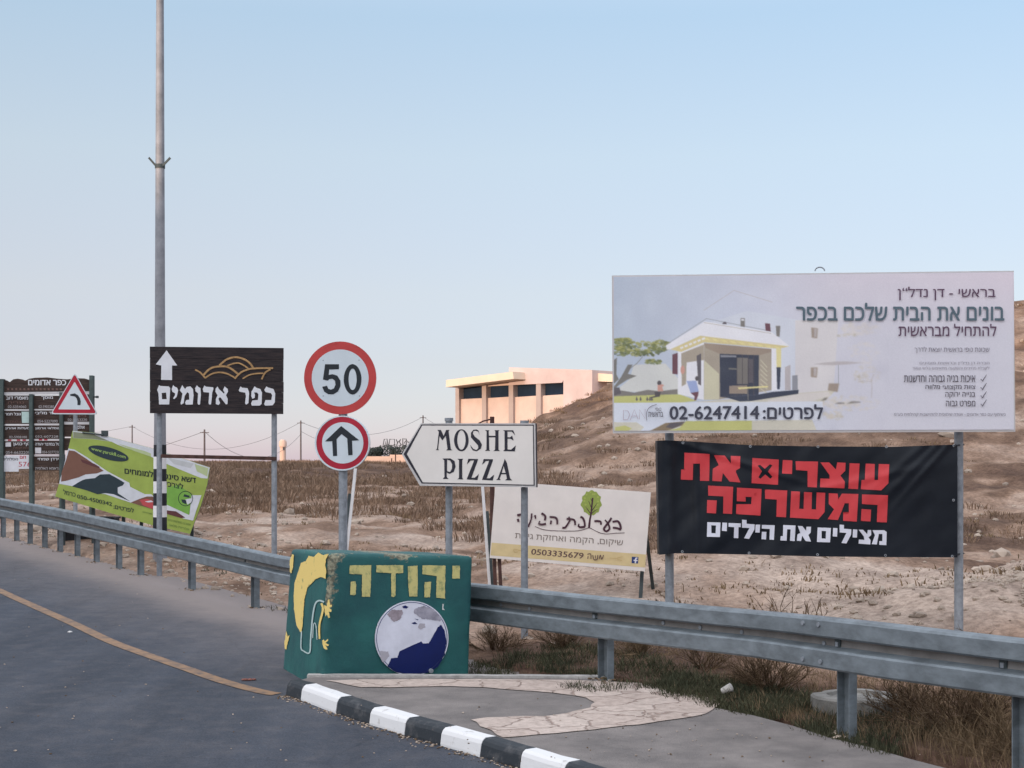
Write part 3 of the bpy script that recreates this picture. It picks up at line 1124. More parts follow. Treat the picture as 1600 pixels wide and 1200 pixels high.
# ------------------------------------------------------------------ brown wooden village sign
M_brownwood = mat('dark_wood_boards', (0.017, 0.016, 0.02), rough=0.75, col2=(0.055, 0.042, 0.042), spec=0.15, stretch=(1.2, 1, 14), scale=3.5, lo=0.35, hi=0.75, bump=0.25, bscale=12)
M_letterw = mat('white_letters', (0.63, 0.65, 0.70), rough=0.5, vary=0.05)
M_gold = mat('gold_line', (0.36, 0.22, 0.10), rough=0.6, vary=0.2, scale=20)


def build_village_sign():
    d = 21.0
    pl = vplane(234, d, 442, d)
    base = at(340, 0, d)
    z0 = 0.03 * d
    root = thing('village_sign', 'dark brown wooden board sign with white lettering, up arrow and gold hills', 'sign', (base.x, d, z0))
    b = MB()
    rows = [541.5, 559.5, 576.5, 594, 611, 628, 645.5]
    for i in range(6):
        a, c = rows[i] + (0.18 if i else 0), rows[i + 1] - (0.18 if i < 5 else 0)
        b.slab(pl, [(234 + (i % 2) * 0.2, a), (442.5 - (i % 3) * 0.25, a + 2.2), (442.5 - (i % 3) * 0.25, c + (1.4 if i == 5 else 2.2)), (234 + (i % 2) * 0.2, c)], 0.045)
    b.slab(pl, [(236, 545), (440, 547), (440, 643), (236, 642)], 0.02, lift=-0.012)
    part = b.build('board', M_brownwood, root)
    Z = ztr(230, 535, 7.2727)
    b = MB()
    for l in ([[(135, 485), (150, 495), (245, 500), (262, 520), (250, 705), (135, 705), (128, 580), (112, 540)], [(165, 575), (215, 570), (222, 645), (168, 645)]],
              [[(295, 485), (315, 505), (340, 515), (352, 545), (335, 620), (305, 645), (295, 635), (315, 600), (318, 580), (285, 560), (278, 530)]],
              [[(398, 485), (415, 510), (430, 530), (450, 505), (490, 500), (520, 530), (527, 600), (518, 705), (440, 708), (430, 685), (445, 655), (478, 650), (475, 580), (455, 565), (425, 610), (415, 690), (385, 708), (378, 690), (395, 620), (400, 580), (370, 545)]],
              [[(565, 487), (580, 505), (605, 520), (610, 600), (600, 705), (580, 708), (572, 690), (578, 580), (550, 555), (545, 520)]],
              [[(650, 490), (670, 503), (750, 510), (752, 530), (738, 575), (735, 620), (725, 705), (705, 705), (697, 690), (705, 570), (640, 565), (630, 530)]],
              [[(800, 500), (815, 530), (870, 580), (880, 572), (862, 540), (880, 500), (915, 530), (918, 560), (895, 600), (915, 640), (912, 700), (895, 705), (828, 620), (810, 640), (828, 690), (810, 712), (780, 700), (780, 640), (800, 600), (775, 560), (778, 525)]],
              [[(1060, 500), (1080, 515), (1140, 520), (1158, 570), (1150, 690), (1125, 708), (1112, 690), (1122, 610), (1115, 572), (1050, 560), (1040, 545)]],
              [[(1220, 498), (1240, 515), (1285, 530), (1305, 570), (1300, 700), (1280, 718), (1190, 718), (1180, 695), (1195, 660), (1258, 655), (1265, 590), (1248, 570), (1215, 568), (1225, 600), (1222, 630), (1195, 640), (1182, 610), (1185, 560)]],
              [[(1355, 500), (1375, 512), (1435, 530), (1455, 580), (1450, 680), (1425, 715), (1340, 718), (1328, 700), (1345, 655), (1410, 655), (1420, 600), (1405, 575), (1345, 565), (1330, 540)]]):
        b.poly(pl, [Z(*q) for q in l], 0.004)
    b.build('lettering', M_letterw, part)
    b = MB()
    b.poly(pl, Z((220, 90), (342, 262), (282, 262), (282, 428), (158, 425), (160, 262), (98, 250)), 0.004)
    b.build('arrow', M_letterw, part)
    b = MB()
    for k, (w, pts) in enumerate(((2.4, [(545, 310), (600, 340), (660, 405)]), (3.0, [(640, 370), (720, 295), (830, 272), (930, 285), (1040, 365)]),
                                  (2.4, [(655, 405), (740, 355), (830, 340), (920, 360), (1010, 410)]), (3.0, [(820, 262), (900, 195), (1000, 168), (1100, 190), (1170, 240), (1210, 300)]),
                                  (2.2, [(910, 265), (980, 240), (1040, 235), (1100, 262), (1150, 298)]), (2.8, [(992, 412), (1060, 345), (1130, 312), (1220, 295), (1430, 292)]),
                                  (2.2, [(1085, 412), (1160, 370), (1240, 354), (1320, 350)]), (2.6, [(1400, 305), (1340, 345), (1300, 420)]))):
        b.ribbon(pl, Z(*pts), w, 0.004 + 0.0012 * k, 0, 6)
    b.build('hills_emblem', M_gold, part)
    for px in (249, 428.5):
        p = at(px, 0, d + 0.1)
        b = MB()
        vpost(b, p.x, d + 0.1, z0 - 0.1, zrow(560, d), 0.038)
        b.build('post', M_galv, root)
    b = MB()
    b.bar(at(252, 712.5, d + 0.05), at(432, 716.5, d + 0.05), 0.05, 0.04, 0, Vector((0, 0, 1)))
    b.build('crossbar', M_rust, root)


build_village_sign()


# ------------------------------------------------------------------ round road signs
M_red = mat('sign_red', (0.46, 0.05, 0.05), rough=0.45, vary=0.1, scale=4)
M_crim = mat('sign_crimson', (0.36, 0.012, 0.035), rough=0.45, vary=0.12, scale=4)
M_signw = mat('sign_white', (0.56, 0.63, 0.69), rough=0.4, vary=0.04, scale=4)
M_num = mat('sign_black', (0.014, 0.02, 0.028), rough=0.5, vary=0.1)


def rplane(px, py, d, yaw):
    A = at(px, py, d)
    return Plane(A, (math.cos(yaw), math.sin(yaw), 0), (0, 0, 1))


def build_speed():
    d = 16.0
    x = at(535, 0, d).x
    z0 = 0.03 * d
    root = thing('speed_limit_sign', 'round red-rimmed 50 speed limit sign above a smaller arrow sign on one pole', 'road sign', (x, d, z0))
    b = MB()
    vpost(b, x, d + 0.06, z0 - 0.1, zrow(545, d), 0.046, 0, 16)
    b.build('pole', M_galv, root)
    pl = rplane(531.5, 590, d, 0.0)
    b = MB()
    b.slab(pl, ellipse(531.5, 590.5, 56.5, 57, 56), 0.02, 0, 1)
    b.slab(pl, ellipse(531.5, 590.5, 52, 52, 56), 0.045, 1, 1, lift=-0.02)
    b.poly(pl, ellipse(531.5, 590.5, 44.5, 44.5, 56), 0.0015, 2)
    Z = ztr(470, 530, 5.585)
    for k, c in enumerate(((195, 185), (508, 183), (196, 495), (512, 495))):
        q = Z(c)[0]
        b.poly(pl, ellipse(q[0], q[1], 0.9, 0.9, 10), 0.0035, 3)
    part = b.build('speed_disc', [M_red, M_back, M_signw, M_galv], root)
    b = MB()
    b.poly(pl, Z((212, 218), (333, 218), (333, 262), (248, 264), (244, 312), (275, 305), (318, 318), (346, 362), (346, 410), (325, 455), (285, 481), (240, 480), (205, 458), (186, 415), (228, 406), (240, 432), (262, 440), (288, 430), (303, 395), (298, 362), (275, 345), (250, 348), (236, 362), (193, 352)), 0.004)
    b.poly(pl, [Z(*[(452 + 77 * math.cos(t) * (1 - 0.06 * abs(math.sin(t)) ** 3), 350 + 133 * math.sin(t)) for t in np.linspace(0, 2 * math.pi, 40, False)]),
                Z(*[(452 + 36 * math.cos(t), 350 + 94 * math.sin(t)) for t in np.linspace(0, 2 * math.pi, 32, False)])], 0.004)
    b.build('numerals', M_num, part)
    pl2 = rplane(534, 693, d - 0.01, -0.22)
    b = MB()
    b.slab(pl2, ellipse(534.5, 692.5, 43, 43, 56), 0.03, 0, 1)
    b.poly(pl2, [ellipse(534.5, 692.5, 43, 43, 56), ellipse(535, 692.2, 40.8, 41, 56)], 0.0015, 2)
    b.poly(pl2, ellipse(535.5, 692, 32.3, 32.3, 56), 0.0015, 2)
    part2 = b.build('arrow_disc', [M_crim, M_signw, M_signw], root)
    b = MB()
    b.poly(pl2, Z((352, 757), (510, 882), (447, 886), (452, 1010), (414, 1014), (405, 866), (356, 828), (312, 872), (317, 1018), (281, 1020), (274, 890), (210, 892)), 0.004)
    b.build('arrow_symbol', M_num, part2)
    for py in (560, 620, 675, 712):
        z = zrow(py, d)
        b = MB()
        b.box((x, d + 0.03, z), (0.16, 0.04, 0.035))
        b.build('clamp', M_galv, root)


build_speed()


def build_triangle():
    d = 31.5
    x = at(116.5, 0, d).x
    z0 = G(x, d)
    root = thing('warning_sign', 'triangular red-bordered warning sign with a black left curve arrow', 'road sign', (x, d, z0))
    b = MB()
    vpost(b, x, d + 0.06, z0 - 0.1, zrow(600, d), 0.045)
    b.build('pole', M_galv, root)
    pl = vplane(80, d, 152, d)
    Z = ztr(0, 580, 7.275)

    def rtri(a, bb, c, r):
        out = []
        P = [Vector(a), Vector(bb), Vector(c)]
        for i in range(3):
            p, q0, q1 = P[i], P[i - 1], P[(i + 1) % 3]
            s, e = p + (q0 - p).normalized() * r, p + (q1 - p).normalized() * r
            for k in range(6):
                t = k / 5
                out.append(tuple((s * (1 - t) ** 2 + p * 2 * t * (1 - t) + e * t * t)))
        return out
    b = MB()
    b.slab(pl, Z(*rtri((848, 18), (1110, 492), (575, 488), 40)), 0.03, 0, 1)
    b.poly(pl, [Z(*rtri((848, 32), (1095, 478), (592, 476), 32)), Z(*rtri((848, 118), (1030, 436), (660, 434), 14))], 0.0015, 2)
    part = b.build('panel', [M_signw, M_back, M_crim], root)
    b = MB()
    b.poly(pl, Z((797, 262), (850, 252), (885, 272), (908, 305), (918, 345), (914, 385), (880, 385), (880, 345), (872, 310), (850, 287), (800, 280)), 0.004)
    b.build('arrow_symbol', M_num, part)


build_triangle()


# ------------------------------------------------------------------ wooden directory board
M_dirwood = mat('directory_wood', (0.03, 0.02, 0.018), rough=0.8, col2=(0.075, 0.05, 0.042), stretch=(1.2, 1, 14), scale=2.5, lo=0.35, hi=0.7, bump=0.2, bscale=10)
M_dirpost = mat('green_grey_post', (0.06, 0.085, 0.085), rough=0.7, vary=0.2)


def build_directory():
    d = 33.0
    pl = vplane(2, d, 148, d)
    base = at(74, 0, d)
    z0 = G(base.x, d)
    root = thing('directory_board', 'brown wooden directory board with wavy top and rows of white names', 'notice board', (base.x, d, z0))
    Z = ztr(0, 580, 7.275)
    b = MB()
    b.slab(pl, Z((40, 95), (75, 105), (110, 125), (150, 92), (200, 84), (250, 92), (285, 108), (330, 85), (400, 74), (540, 70), (650, 84), (760, 92), (880, 80), (960, 82), (1032, 104), (1032, 232), (40, 240)), 0.05)
    b.build('header_board', M_dirwood, root)
    # boards between the posts, one column at a time
    for name, x0, x1, rows in (('left', 44, 345, [(275, 432), (450, 600), (620, 775), (795, 950)]), ('mid', 385, 690, [(278, 430), (445, 595), (615, 770), (790, 945), (968, 1130)]), ('right', 728, 1032, [(262, 415), (430, 575), (605, 745), (760, 900)])):
        for (a, c) in rows:
            b = MB()
            b.slab(pl, Z((x0, a), (x1, a), (x1, c), (x0, c)), 0.035, lift=-0.01)
            b.build('name_board', M_dirwood, root)
    for x0, x1, y0, y1 in ((44, 1032, 240, 270), (44, 345, 435, 448), (385, 690, 432, 441), (44, 345, 606, 617), (388, 690, 598, 611), (728, 1032, 576, 602), (50, 345, 779, 791), (385, 690, 773, 786), (388, 690, 952, 964)):
        b = MB()
        dy = -12 if (x1 - x0) > 500 else 0
        b.slab(pl, Z((x0, y0), (x1, y0 + dy), (x1, y1 + dy), (x0, y1)), 0.02, lift=0.004)
        b.build('white_strip', ink(186, 186, 190), root)
    b = MB()
    k = 7.275
    T = lambda s, x0, x1, y0, y1, mi=0, bold=0.0, rtl=True: text(b, pl, s, x0 / k, x1 / k, 580 + y0 / k, 580 + y1 / k, mi, bold, rtl, lift=0.006)
    T('כפר אדומים', 320, 752, 98, 160, 0, 0.025)
    T('מאמרי דוב', 70, 320, 288, 322, 0, 0.015)
    T('02-5354060', 90, 298, 390, 418, 1, 0.0, False)
    T('נגריה', 90, 270, 345, 368, 3)
    T('מוסך', 470, 602, 285, 325, 0, 0.015)
    T('02-5902380', 440, 612, 388, 418, 1, 0.0, False)
    T('גובל תמר', 55, 238, 468, 502, 0, 0.015)
    T('02-5354718', 60, 240, 562, 590, 3, 0.0, False)
    T('דוד מליבי', 400, 640, 455, 490, 0, 0.015)
    T('054-5227090', 425, 655, 553, 585, 1, 0.0, False)
    T('מעלות אהרון', 60, 335, 632, 668, 0, 0.015)
    T('02-5908100', 105, 305, 735, 762, 1, 0.0, False)
    T('שמלאי ארמון', 400, 682, 632, 668, 0, 0.015)
    T('052-6072281', 400, 680, 730, 755, 1, 0.0, False)
    T('נוף כנען', 150, 340, 812, 852, 0, 0.015)
    T('בית קפה', 150, 340, 865, 885, 3)
    T('054-6632209', 65, 340, 908, 940, 1, 0.0, False)
    T('טל במדבר יהודה', 400, 682, 808, 845, 0, 0.015)
    T('054-5277250', 480, 680, 905, 935, 1, 0.0, False)
    T('ירדן שמחי', 430, 665, 985, 1025, 0, 0.015)
    T('הדאמא האלפית', 400, 690, 1085, 1118, 1, 0.01)
    T('אולם', 880, 962, 612, 655, 0, 0.015)
    T('גינות', 780, 980, 500, 520, 3)
    T('02-5353220', 770, 990, 538, 565, 1, 0.0, False)
    # faint carved pattern under the header and red marks on two strips
    for x in range(80, 700, 46):
        b.poly(pl, Z((x, 195), (x + 22, 192), (x + 26, 215), (x + 4, 215)), 0.004, 3)
    for x0, y in ((90, 785), (190, 785), (255, 785), (440, 779), (500, 779)):
        b.poly(pl, Z((x0, y - 9), (x0 + 40, y - 9), (x0 + 40, y + 8), (x0, y + 8)), 0.0245, 2)
    b.build('lettering', [M_letterw, ink(170, 168, 172), ink(150, 40, 62), ink(110, 84, 78)], root)
    b = MB()
    b.slab(pl, Z((245, 460), (335, 460), (335, 588), (250, 588)), 0.012, lift=0.014)
    b.build('pale_poster', ink(176, 200, 198), root)
    for q in (((62, 812), (122, 806), (124, 858), (62, 858)), ((398, 868), (466, 868), (468, 934), (400, 934))):
        b = MB()
        b.slab(pl, Z(*q), 0.012, lift=0.012)
        b.build('small_plaque', ink(205, 205, 212), root)
    b = MB()
    b.slab(pl, Z((20, 960), (345, 955), (352, 1110), (212, 1112), (210, 1142), (20, 1140)), 0.012, lift=0.016)
    text(b, pl, '576', 212 / k, 352 / k, 580 + 1030 / k, 580 + 1085 / k, 1, 0.0, False, lift=0.0185)
    text(b, pl, 'חם', 225 / k, 295 / k, 580 + 962 / k, 580 + 995 / k, 1, 0.03, lift=0.0185)
    text(b, pl, 'מסלולים', 28 / k, 205 / k, 580 + 980 / k, 580 + 1015 / k, 2, 0.02, lift=0.0185)
    b.build('white_notice', [ink(205, 208, 216), ink(170, 50, 70), ink(60, 62, 72)], root)
    for px, top in ((28, 90), (362, 262), (705, 240), (1045, 50)):
        q = pl.W(px / k, 600)
        b = MB()
        h = zrow(580 + top / k, d) - (z0 - 0.1)
        b.box((q.x, d - 0.0, z0 - 0.1 + h / 2), (0.075, 0.16, h))
        b.build('post', M_dirpost, root)
    b = MB()
    q = pl.W(1085 / k, 580 + 293 / k)
    b.box((q.x, d, q.z), (0.12, 0.05, 0.03))
    b.box((q.x + 0.04, d, q.z), (0.04, 0.08, 0.05))
    b.build('floodlight', M_dkpost, root)


build_directory()


# ------------------------------------------------------------------ leaning green advertising board
def build_green():
    d = 25.0
    pl = vplane(86, d, 328, d, lean=math.radians(4), py=760)
    base = at(205, 0, d)
    z0 = G(base.x, d)
    root = thing('advertising_board', 'lime green artificial grass advert board leaning crookedly behind the lamp pole', 'billboard', (base.x, d, z0))
    Z = ztr(80, 660, 6.154)
    lime, dkg, brn, wht = ink(150, 176, 76), ink(34, 50, 58), ink(112, 78, 66), ink(196, 200, 208)
    b = MB()
    b.slab(pl, Z((205, 80), (420, 100), (960, 245), (1527, 432), (1500, 600), (1440, 800), (1335, 1072), (960, 985), (600, 880), (38, 712), (75, 590), (165, 250)), 0.03, 0, 1)
    part = b.build('panel', [mat('lime_sheet', srgb(142, 160, 76)[:3], rough=0.5, vary=0.12, scale=2.5), M_dkpost], root)
    b = MB()
    L = 0.0015
    # remains of an older poster along the top edge
    b.poly(pl, Z((207, 82), (420, 102), (960, 247), (1524, 434), (1502, 540), (1440, 535), (1230, 450), (1100, 395), (960, 330), (640, 215), (580, 185), (400, 160), (210, 150)), L, 3)
    b.poly(pl, Z((212, 90), (400, 110), (440, 130), (560, 180), (400, 158), (212, 148)), 2 * L, 5)
    b.poly(pl, Z((640, 205), (900, 275), (960, 300), (960, 330), (800, 275)), 2 * L, 6)
    b.poly(pl, Z((1380, 400), (1510, 440), (1500, 520), (1400, 470)), 2 * L, 6)
    b.poly(pl, Z((1120, 340), (1370, 395), (1340, 440), (1180, 400)), 2 * L, 7)
    # white torn-paper outline, then pictures
    b.poly(pl, Z((165, 250), (225, 262), (345, 335), (540, 470), (750, 580), (760, 620), (900, 690), (960, 690), (1010, 730), (1120, 790), (1330, 885), (1350, 700), (1445, 700), (1415, 790), (1390, 860), (1365, 945), (1270, 925), (1110, 845), (960, 830), (760, 770), (520, 690), (430, 680), (240, 620), (75, 590)), 2 * L, 3)
    b.poly(pl, Z((170, 268), (225, 275), (340, 350), (505, 465), (440, 490), (330, 500), (260, 530), (150, 560), (95, 570), (100, 480), (140, 370)), 3 * L, 2)
    b.poly(pl, Z((280, 355), (330, 365), (420, 400), (470, 430), (455, 440), (380, 415), (300, 385)), 4 * L, 8)
    b.poly(pl, Z((255, 580), (300, 555), (330, 545), (420, 535), (470, 500), (560, 497), (640, 540), (705, 580), (690, 605), (640, 625), (640, 680), (760, 760), (600, 690), (520, 680), (445, 690), (330, 650), (200, 615)), 3 * L, 1)
    b.poly(pl, Z((765, 770), (850, 735), (920, 712), (970, 712), (1040, 750), (1040, 850), (960, 830), (860, 800)), 3 * L, 2)
    b.poly(pl, Z((850, 745), (920, 735), (1000, 760), (1010, 830), (960, 828), (880, 795)), 4 * L, 9)
    b.poly(pl, Z((900, 760), (960, 750), (985, 765), (930, 770)), 5 * L, 3)
    b.poly(pl, Z((1110, 845), (1200, 855), (1290, 915), (1250, 920), (1110, 880)), 3 * L, 8)
    b.poly(pl, Z((1105, 630), (1220, 600), (1350, 690), (1325, 890), (1110, 790)), 3 * L, 4)
    b.poly(pl, [ellipse(80 + 1292 / 6.154, 660 + 732 / 6.154, 11.6, 11.9, 30), ellipse(80 + 1292 / 6.154, 660 + 732 / 6.154, 10.6, 10.9, 30)], 4 * L, 0)
    b.poly(pl, Z((1280, 690), (1330, 705), (1330, 725), (1270, 712)), 4 * L, 1)
    b.poly(pl, Z((1290, 740), (1345, 730), (1345, 770), (1310, 790)), 4 * L, 3)
    b.poly(pl, Z((1250, 740), (1300, 745), (1300, 790), (1260, 770)), 4 * L, 1)
    # oval with the web address
    b.poly(pl, ellipse(80 + 550 / 6.154, 660 + 298 / 6.154, 32.6, 9.4, 36, 0, 0.27), 4 * L, 1)
    b.build('printed_pictures', [ink(28, 40, 42), dkg, brn, wht, ink(112, 160, 70), ink(126, 132, 108), ink(168, 182, 140), ink(178, 182, 186), ink(88, 50, 52), ink(176, 72, 76)], part)
    b = MB()
    X = lambda x: 80 + x / 6.154
    Y = lambda y: 660 + y / 6.154
    text(b, pl, 'www.yarok8.com', X(385), X(715), Y(232), Y(275), 2, 0.01, False, slope=83 / 6.154, lift=5 * L)
    text(b, pl, 'דשא סינטטי למומחים', X(705), X(1392), Y(430), Y(492), 0, 0.025, slope=92 / 6.154, lift=4 * L)
    text(b, pl, 'לצרכים', X(1060), X(1270), Y(548), Y(605), 0, 0.02, slope=40 / 6.154, lift=4 * L)
    text(b, pl, '050-4500342', X(248), X(585), Y(690), Y(728), 1, 0.02, False, slope=78 / 6.154, lift=4 * L)
    text(b, pl, 'כרמל', X(115), X(235), Y(642), Y(690), 1, 0.02, slope=26 / 6.154, lift=4 * L)
    text(b, pl, 'לפרטים:', X(598), X(795), Y(782), Y(828), 1, 0.02, slope=42 / 6.154, lift=4 * L)
    text(b, pl, 'משלוחים', X(880), X(970), Y(850), Y(868), 3, 0.0, slope=18 / 6.154, lift=4 * L)
    text(b, pl, 'אפשרות לתשלומים נוחים', X(1120), X(1340), Y(922), Y(945), 3, 0.0, slope=48 / 6.154, lift=4 * L)
    text(b, pl, 'אחריות מלאה', X(1130), X(1325), Y(970), Y(995), 3, 0.0, slope=44 / 6.154, lift=4 * L)
    b.build('lettering', [ink(22, 30, 40), ink(50, 62, 52), ink(150, 180, 96), ink(92, 118, 62)], part)
    for px, top, w in ((99, 770, 0.05), (146, 790, 0.05), (193, 800, 0.05), (221, 810, 0.05), (300, 830, 0.05)):
        q = at(px, 0, d + 0.22)
        b = MB()
        zt = zrow(top - 60, d)
        b.box((q.x, d + 0.22, (zt + z0 - 0.1) / 2), (w, w, zt - z0 + 0.1))
        b.build('leg', M_dkpost, root)
    b = MB()
    q = Z((480, 130))[0]
    b.box(pl.W(X(515), Y(105), 0.0), (0.1, 0.06, 0.09))
    b.tube([pl.W(X(300), Y(98), 0.02), pl.W(X(500), Y(118), 0.03)], 0.012, 6)
    b.build('floodlight', M_dkpost, root)


build_green()


# ------------------------------------------------------------------ arrow shaped pizza sign
M_pizza = mat('cream_panel', (0.70, 0.67, 0.65), rough=0.5, vary=0.04, scale=3)
M_frame = mat('brushed_frame', (0.5, 0.49, 0.5), rough=0.45, metal=0.2, vary=0.05)
M_inkd = mat('dark_ink', (0.022, 0.022, 0.035), rough=0.55, vary=0.1)


def build_pizza():
    pl = vplane(632, 14.92, 838, 14.56, py=700)
    base = at(761, 0, 14.8)
    z0 = 0.03 * 14.8
    root = thing('arrow_sign', 'cream left-pointing arrow sign lettered MOSHE PIZZA on two grey posts', 'sign', (base.x, base.y, z0))
    Z = ztr(625, 655, 7.2727)
    b = MB()
    b.slab(pl, Z((238, 46), (1538, 46), (1548, 774), (226, 756), (20, 400)), 0.055, 0, 1)
    b.poly(pl, [Z((244, 60), (1519, 62), (1530, 756), (246, 730), (40, 396)), Z((251, 71), (1510, 73), (1518, 746), (259, 718), (77, 396))], 0.002, 2)
    b.poly(pl, Z((252, 73), (1509, 75), (1517, 744), (260, 716), (80, 396)), 0.001, 3)
    part = b.build('panel', [M_frame, M_inkd, M_inkd, M_pizza], root)
    b = MB()
    for l in ([[(425, 122), (465, 122), (496, 190), (524, 122), (562, 122), (552, 136), (578, 340), (597, 353), (524, 353), (540, 338), (520, 190), (480, 242), (450, 190), (432, 340), (446, 351), (406, 351), (420, 338), (441, 142)]],
              [[(965, 125), (1016, 125), (1008, 138), (1010, 188), (1084, 188), (1083, 138), (1074, 125), (1131, 125), (1119, 138), (1120, 348), (1136, 361), (1060, 361), (1080, 348), (1083, 206), (1011, 206), (1014, 345), (1024, 359), (964, 359), (982, 345), (984, 138)]],
              [[(905, 182), (890, 142), (852, 129), (832, 140), (828, 165), (850, 198), (905, 240), (932, 290), (917, 335), (870, 364), (828, 354), (806, 322), (798, 290), (832, 336), (868, 350), (890, 330), (886, 297), (840, 247), (806, 205), (806, 155), (833, 120), (870, 116), (893, 130)]],
              [[(1172, 125), (1286, 125), (1311, 186), (1270, 141), (1221, 141), (1222, 205), (1250, 205), (1275, 186), (1291, 242), (1255, 222), (1222, 222), (1222, 344), (1262, 346), (1316, 298), (1305, 366), (1170, 362), (1188, 348), (1188, 138)]],
              [[(482, 447), (572, 445), (620, 475), (632, 540), (610, 600), (562, 621), (531, 607), (533, 658), (552, 679), (486, 679), (505, 655), (502, 468)], [(535, 460), (570, 470), (592, 512), (590, 560), (568, 600), (535, 590)]],
              [[(650, 450), (720, 450), (707, 465), (707, 668), (722, 683), (651, 683), (670, 668), (670, 465)]],
              [[(775, 450), (886, 452), (886, 463), (812, 666), (850, 664), (896, 622), (880, 691), (757, 684), (842, 468), (802, 470), (761, 512)]],
              [[(950, 452), (1056, 455), (1056, 466), (986, 671), (1020, 671), (1071, 628), (1055, 696), (931, 689), (1013, 472), (976, 475), (934, 517)]],
              [[(1190, 448), (1216, 500), (1251, 670), (1276, 696), (1194, 693), (1215, 676), (1205, 626), (1150, 626), (1132, 676), (1146, 691), (1091, 691), (1110, 676), (1178, 490)], [(1178, 532), (1200, 610), (1156, 610)]]):
        b.poly(pl, [Z(*q) for q in l], 0.0035)
    b.poly(pl, [Z(*ellipse(697, 239, 83, 125, 40)), Z(*ellipse(698, 236, 47, 110, 40))], 0.0035)
    b.build('lettering', M_inkd, part)
    for px, d, top in ((701.5, 15.0, 655), (819.5, 14.75, 659)):
        x = at(px, 0, d).x
        b = MB()
        vpost(b, x, d, z0 - 0.1, zrow(top, d), 0.034)
        b.tube([(x, d, zrow(top, d) - 0.02), (x, d, zrow(top, d) + 0.012)], 0.042, 12)
        b.build('post', M_galv, root)


build_pizza()


